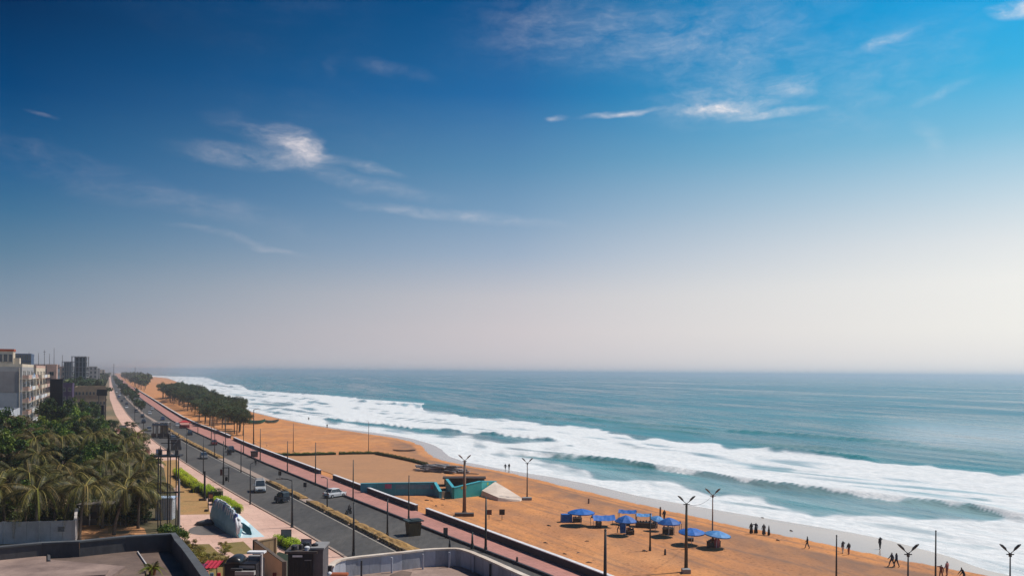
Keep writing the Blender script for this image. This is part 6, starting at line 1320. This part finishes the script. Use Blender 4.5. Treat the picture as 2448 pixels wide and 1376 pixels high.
# left terrace
tf = M('dark_terrace_parapet', (.075, .072, .078), .85, (.045, .045, .05), .35, .2, fine=.1, stretch=(1, 1, .4)); tc_ = M('slate_coping', (.10, .11, .12), .8, (.06, .06, .065), .6)  # plain dark grey parapet colour, mottled by noise
deck = M('brown_terrace_deck', (.18, .125, .10), .8, (.085, .06, .052), .45, .15, fine=.08)  # deck mottling holds stains, and shade patches put into the colour
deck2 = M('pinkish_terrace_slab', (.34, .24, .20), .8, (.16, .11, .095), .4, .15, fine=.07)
ZT, ZR = 12.4, 11.35
r, pp, c0 = roof_edge('terrace_building', 'dark-parapet terrace roof filling the lower left corner', 'building', [(-420, 1335), (-220, 1318), (-60, 1309), (100, 1294), (190, 1290), (300, 1279), (418, 1272), (432, 1288), (450, 1308), (470, 1334), (500, 1375), (560, 1470)], ZT, ZR, Vector((-20, 30, 0)), .28, [tf], tc_)
poly = [(p.x, p.y) for p in pp] + [(pp[-1].x + 1, pp[-1].y - 12), (pp[0].x, pp[0].y - 20)]
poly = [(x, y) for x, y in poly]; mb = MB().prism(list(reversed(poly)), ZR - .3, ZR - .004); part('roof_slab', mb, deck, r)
def roof_sheet(nm, pts, z, th, m, root, c0_):
    q = [G(x, y, z) - c0_ for x, y in pts]; q = [(v.x, v.y) for v in q]
    ar = sum(q[i][0] * q[(i + 1) % len(q)][1] - q[(i + 1) % len(q)][0] * q[i][1] for i in range(len(q)))
    if ar < 0: q.reverse()
    return part(nm, MB().prism(q, z - th, z), m, root)
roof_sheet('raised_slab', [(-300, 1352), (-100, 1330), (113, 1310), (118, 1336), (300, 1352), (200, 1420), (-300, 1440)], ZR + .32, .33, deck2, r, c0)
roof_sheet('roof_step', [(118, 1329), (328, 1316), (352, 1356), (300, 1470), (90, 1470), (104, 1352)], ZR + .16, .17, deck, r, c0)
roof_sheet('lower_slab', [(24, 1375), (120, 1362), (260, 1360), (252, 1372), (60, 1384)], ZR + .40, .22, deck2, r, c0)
a_, b_ = G(329, 1318, ZR + .2) - c0, G(355, 1356, ZR + .2) - c0; part('drain_pipe', MB().tube([a_, b_], .055, 6), wallw, r)
part('upstand', MB().tube([G(115, 1322, ZR + .3) - c0, G(116, 1342, ZR + .3) - c0], .12, 5), tf, r)
# right curved white parapet
pw = [M('weathered_white_parapet', (.46, .47, .52), .8, (.33, .34, .38), .5, .15, fine=.08, stretch=(1, 1, .3)), M('grey_weathered_parapet', (.36, .37, .41), .85, (.24, .25, .28), .6, .15, fine=.1, stretch=(1, 1, .3))]
pc_ = M('cream_coping', (.66, .58, .50), .8, (.50, .40, .32), 1.0, fine=.08)
RT, RR_ = 11.4, 10.35
rim = [(786, 1352), (792, 1343), (805, 1336), (822, 1332), (852, 1328), (880, 1325), (908, 1322), (958, 1317), (1009, 1311), (1040, 1309), (1072, 1308), (1092, 1308), (1108, 1310), (1131, 1317), (1165, 1331), (1199, 1346), (1230, 1360), (1260, 1373), (1330, 1404), (1450, 1462)]
cr_ = G(900, 1500, RT)
r, pp, c0 = roof_edge('curved_roof_building', 'rooftop with a curved weathered white parapet at bottom centre', 'building', rim, RT, RR_, Vector((cr_.x, cr_.y, 0)), .22, pw, pc_)
poly = [(p.x, p.y) for p in pp] + [(pp[-1].x, pp[-1].y - 14), (pp[0].x, pp[0].y - 20)]
ar = sum(poly[i][0] * poly[(i + 1) % len(poly)][1] - poly[(i + 1) % len(poly)][0] * poly[i][1] for i in range(len(poly)))
if ar < 0: poly.reverse()
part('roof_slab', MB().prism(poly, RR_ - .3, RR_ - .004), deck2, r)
for x, y in [(866, 1327), (938, 1320), (1012, 1312), (1075, 1308), (1131, 1318), (1172, 1335)]:
    g = G(x, y + 3, RT) - c0; part('pilaster', MB().box(g.x, g.y - .22, RR_ - .1, .10, .10, 1.0), tf if x in (866, 1172) else pw[0], r)
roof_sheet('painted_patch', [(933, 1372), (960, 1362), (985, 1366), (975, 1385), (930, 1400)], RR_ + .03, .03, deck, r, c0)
g = G(912, 1340, RT - .45) - c0; o = part('stain_patch', MB().add([(0, 0, 0), (.72, .10, 0), (.74, .10, .48), (.05, .0, .48)], [(0, 1, 2, 3)]), M('mossy_stain', (.17, .15, .12), .9, scale=3), r, loc=(g.x - .55, g.y + .30, RT - .62)); 
# corner light and red tiled box at the rounded end
g = G(788, 1360, RT - .1); k = thing('corner_lamp', 'white round lamp cluster at the rounded end of the white parapet', 'lamp', Vector((g.x, g.y, RT - .5))); 
part('globe', MB().loft([[Vector((.14 * q * math.cos(a), .14 * q * math.sin(a), z)) for a in [i * math.pi / 4 for i in range(8)]] for q, z in ((.3, 0), (1, .1), (1, .22), (.3, .3))]), scwhite, k, True); part('bracket', MB().box(0, .1, .28, .2, .2, .3), dark2, k)
g = G(812, 1366, RR_ + .8); k = thing('tiled_box', 'small box with a rounded red-tiled top against the white parapet', 'box', Vector((g.x, g.y, RR_)));
part('box', MB().box(0, 0, 0, .75, .35, .62), M('mottled_box', (.25, .22, .22), .8, (.12, .11, .12), 5), k); part('tile_top', MB().loft([[Vector((x, .22 * math.cos(a), .62 + .16 * math.sin(a))) for a in [i * math.pi / 5 for i in range(6)]] for x in (-.45, .45)]), M('red_tile', (.40, .11, .05), .75, scale=5), k)
# tan courtyard wall
ca, cbp = W(613, 94, 0), W(684, 83.5, 0); ca.z = cbp.z = 0; hh_ = ZY(613, 1292, 94)
k = seg_wall('courtyard_wall', 'tan courtyard wall running diagonally beside the black kiosk', 'wall', [ca, cbp], hh_, .3, M('tan_wall', (.62, .38, .22), .8, (.52, .31, .17), .5, fine=.05), 5, M('dark_brown_coping', (.12, .09, .07), .8))
a2 = W(660, 96, 0); seg_wall('courtyard_wall', 'short olive-tan wall closing the courtyard at the back', 'wall', [ca, a2], hh_ - .1, .3, M('olive_tan_wall', (.33, .22, .12), .8, scale=1), 3)
part('low_relief', MB().box((cbp - ca).x * .75, (cbp - ca).y * .75 - .5, -.2, .5, .1, 1.6), M('maroon_door', (.18, .02, .02), .7), k)
blob_poly('courtyard_floor', [(628, 1330), (668, 1318), (760, 1345), (760, 1440), (650, 1440)], .03, M('courtyard_green', (.02, .035, .02), .9, scale=1))
# black kiosk with tanks on it
kq = W(733, 60, 0); kz = ZY(733, 1322, 60); k = thing('black_kiosk', 'black box-like plant room with clutter on its roof at the bottom edge', 'kiosk', kq, .04)
bk = M('black_cladding', (.010, .011, .018), .5, (.006, .006, .010), 2, stretch=(4, 1, 1))
part('wall', MB().box(-.35, 1.2, 0, 1.75, 2.4, kz), bk, k); part('wing', MB().box(.85, 1.3, 0, .75, 2.2, kz + .25), M('grey_side_wing', (.11, .10, .11), .8, (.07, .065, .07), 2), k)
part('roof_rim', MB().box(-.3, 1.2, kz, 2.3, 2.6, .16), dark2, k); part('roof_rim', MB().box(.8, 1.3, kz + .25, 1.0, 2.3, .12), grey, k)
for j, (x, y, rr_, h_) in enumerate([(-.9, .5, .22, .3), (-.45, .7, .16, .35), (.05, .4, .2, .25), (-.2, 1.2, .28, .4), (.5, .9, .25, .35)]): part('roof_tank', MB().tube([(x, y, kz + .14), (x, y, kz + .14 + h_), (x, y, kz + .2 + h_)], [rr_, rr_, rr_ * .5], 9), [dark, dark2, scwhite, dark, bk][j], k)
part('name_plate', MB().box(-.55, -.03, kz - .25, .7, .04, .14), scwhite, k); part('hinge', MB().box(.2, -.03, kz - .5, .5, .04, .06), grey, k)
for j in range(6): part('cladding_seam', MB().box(-1.1 + .28 * j, -.02, .2, .03, .03, kz - .8), dark, k)
# grey jeep under a canvas, left of the tan wall
jq = W(577, 66, 0); jz = ZY(577, 1330, 66)
k = thing('roofed_shed', 'dark rounded shed with grey roof boards between the tan wall and red awnings', 'shed', jq, 0)
part('wall', MB().box(0, 1.2, 0, 2.5, 2.4, jz - .55), bk, k)
n = 9; part('dome', MB().loft([[Vector((-.55 + .68 * q * math.cos(a), .9 + y, jz - .6 + .55 * q * math.sin(a))) for a in [i * math.pi / n for i in range(n + 1)]] for y, q in ((-.9, .8), (-.6, 1), (.6, 1), (1.0, .75))]), M('black_dome', (.02, .02, .022), .3), k, True)
part('roof_board', MB().box(.55, .2, jz - .9, 1.2, .5, .22), grey, k); part('roof_board', MB().box(.5, -.15, jz - 1.35, 1.5, .6, .3), gw, k); part('roof_board', MB().box(-.2, -.1, jz - 1.0, .9, .4, .15), M('charcoal_board', (.06, .06, .065), .7), k)
part('roof_board', MB().box(.65, 2.2, jz - .15, 1.4, .7, .14), white, k); part('side_board', MB().box(.75, 1.5, jz - .8, 1.0, .5, .6), grey, k); part('end_post', MB().box(1.35, 1.2, 0, .12, .3, jz), wallw, k)
# awnings
def awning(label, px0, px1, py0, py1, Y, m, rz=0):
    a = W(px0, Y, ZY(px0, py0, Y)); b = W(px1, Y, a.z); w_ = (b - a).length; zz = ZY(px0, py1, Y - 1.5); q = (a + b) / 2; q.z = 0; k = thing('awning', label, 'awning', q, rz); t_, l_ = a.z, zz; n = 8; vs = []; fs = []
    for j in range(4):
        for i in range(n + 1): vs.append(((i / n - .5) * w_, -j * .5, t_ - (t_ - l_) * j / 3 * .6 - (.06 if i % 2 else 0)))
    for j in range(3):
        for i in range(n): q_ = j * (n + 1) + i; fs.append((q_, q_ + 1, q_ + n + 2, q_ + n + 1))
    o = part('canvas', MB().add(vs, fs), m, k); md = o.modifiers.new('thick', 'SOLIDIFY'); md.thickness = .03
    for x in (-.48, .48): part('pole', MB().tube([(x * w_, 0, 0), (x * w_, 0, t_)], .04, 5), dark, k); part('pole', MB().tube([(x * w_, -1.5, 0), (x * w_, -1.5, t_ - (t_ - l_) * .6)], .04, 5), dark, k)
awning('crimson awning at the bottom edge, right of two', 500, 538, 1338, 1362, 68, M('crimson_canvas', (.42, .012, .035), .6, (.30, .01, .03), 2))
awning('dark magenta awning at the bottom edge, left of two', 470, 499, 1346, 1364, 67, M('magenta_canvas', (.14, .008, .05), .6, (.08, .01, .04), 2), .15)
for px, py, cc_, lab in [(498, 1368, (.60, .25, .20), 'salmon cloth bundle hanging between the awnings'), (527, 1374, (.45, .02, .03), 'red cloth bundle hanging below the crimson awning'), (510, 1374, (.12, .22, .26), 'slate blue cloth bundle below the awnings')]:
    q = W(px, 65, ZY(px, py + 8, 65)); o = thing('cloth_bundle', lab, 'cloth', q); part('cloth', MB().box(0, 0, -.3, .34, .25, .75, .2, taper=.7), M('bundle_%d' % px, cc_, .8, scale=3), o)
put(sh_gold, W(770, 58, ZY(770, 1374, 58) - .9), 0, 'bright yellow-green plant at the corner of the black plant room', None, .35)
# lawn edging on the plaza
# wires
wm_ = M('black_wire', (.02, .02, .02), .6)
def wire(label, a, b, sag):
    pts = [a.lerp(b, i / 14) - Vector((0, 0, sag * 4 * (i / 14) * (1 - i / 14))) for i in range(15)]; o = link('overhead_wire', MB().tube([p - a for p in pts], .02, 4).mesh('overhead_wire', wm_), None, a); tag(o, label, 'wire')
pa = B(1640, 1366); pb = B(1703, 1307); wire('thin overhead wire between the thick lamp and the slim lamp by the umbrellas', pa + Vector((0, 0, ZY(1640, 1203, pa.y) - pa.z)), pb + Vector((0, 0, ZY(1703, 1183, pb.y) - pb.z)), .6)
# driftwood and debris on the beach as separate small bits
rnd.seed(3)
for i in range(26):
    px, py = rnd.choice([(rnd.uniform(1330, 1420), rnd.uniform(1320, 1345)), (rnd.uniform(1020, 1060), rnd.uniform(1190, 1215)), (rnd.uniform(600, 640), rnd.uniform(1052, 1066)), (rnd.uniform(1220, 1900), rnd.uniform(1230, 1350))])
    o = link('driftwood', MB().tube([(-.3, 0, .03), (0, .08, .08), (.35, -.05, .03)], [.04, .07, .03], 5).mesh('driftwood', dark2), None, B(px, py), (0, 0, rnd.uniform(0, 3))); o.scale = (rnd.uniform(.6, 1.6),) * 3; tag(o, 'small dark piece of driftwood lying on the orange sand', 'driftwood', 'driftwood bits on the sand')
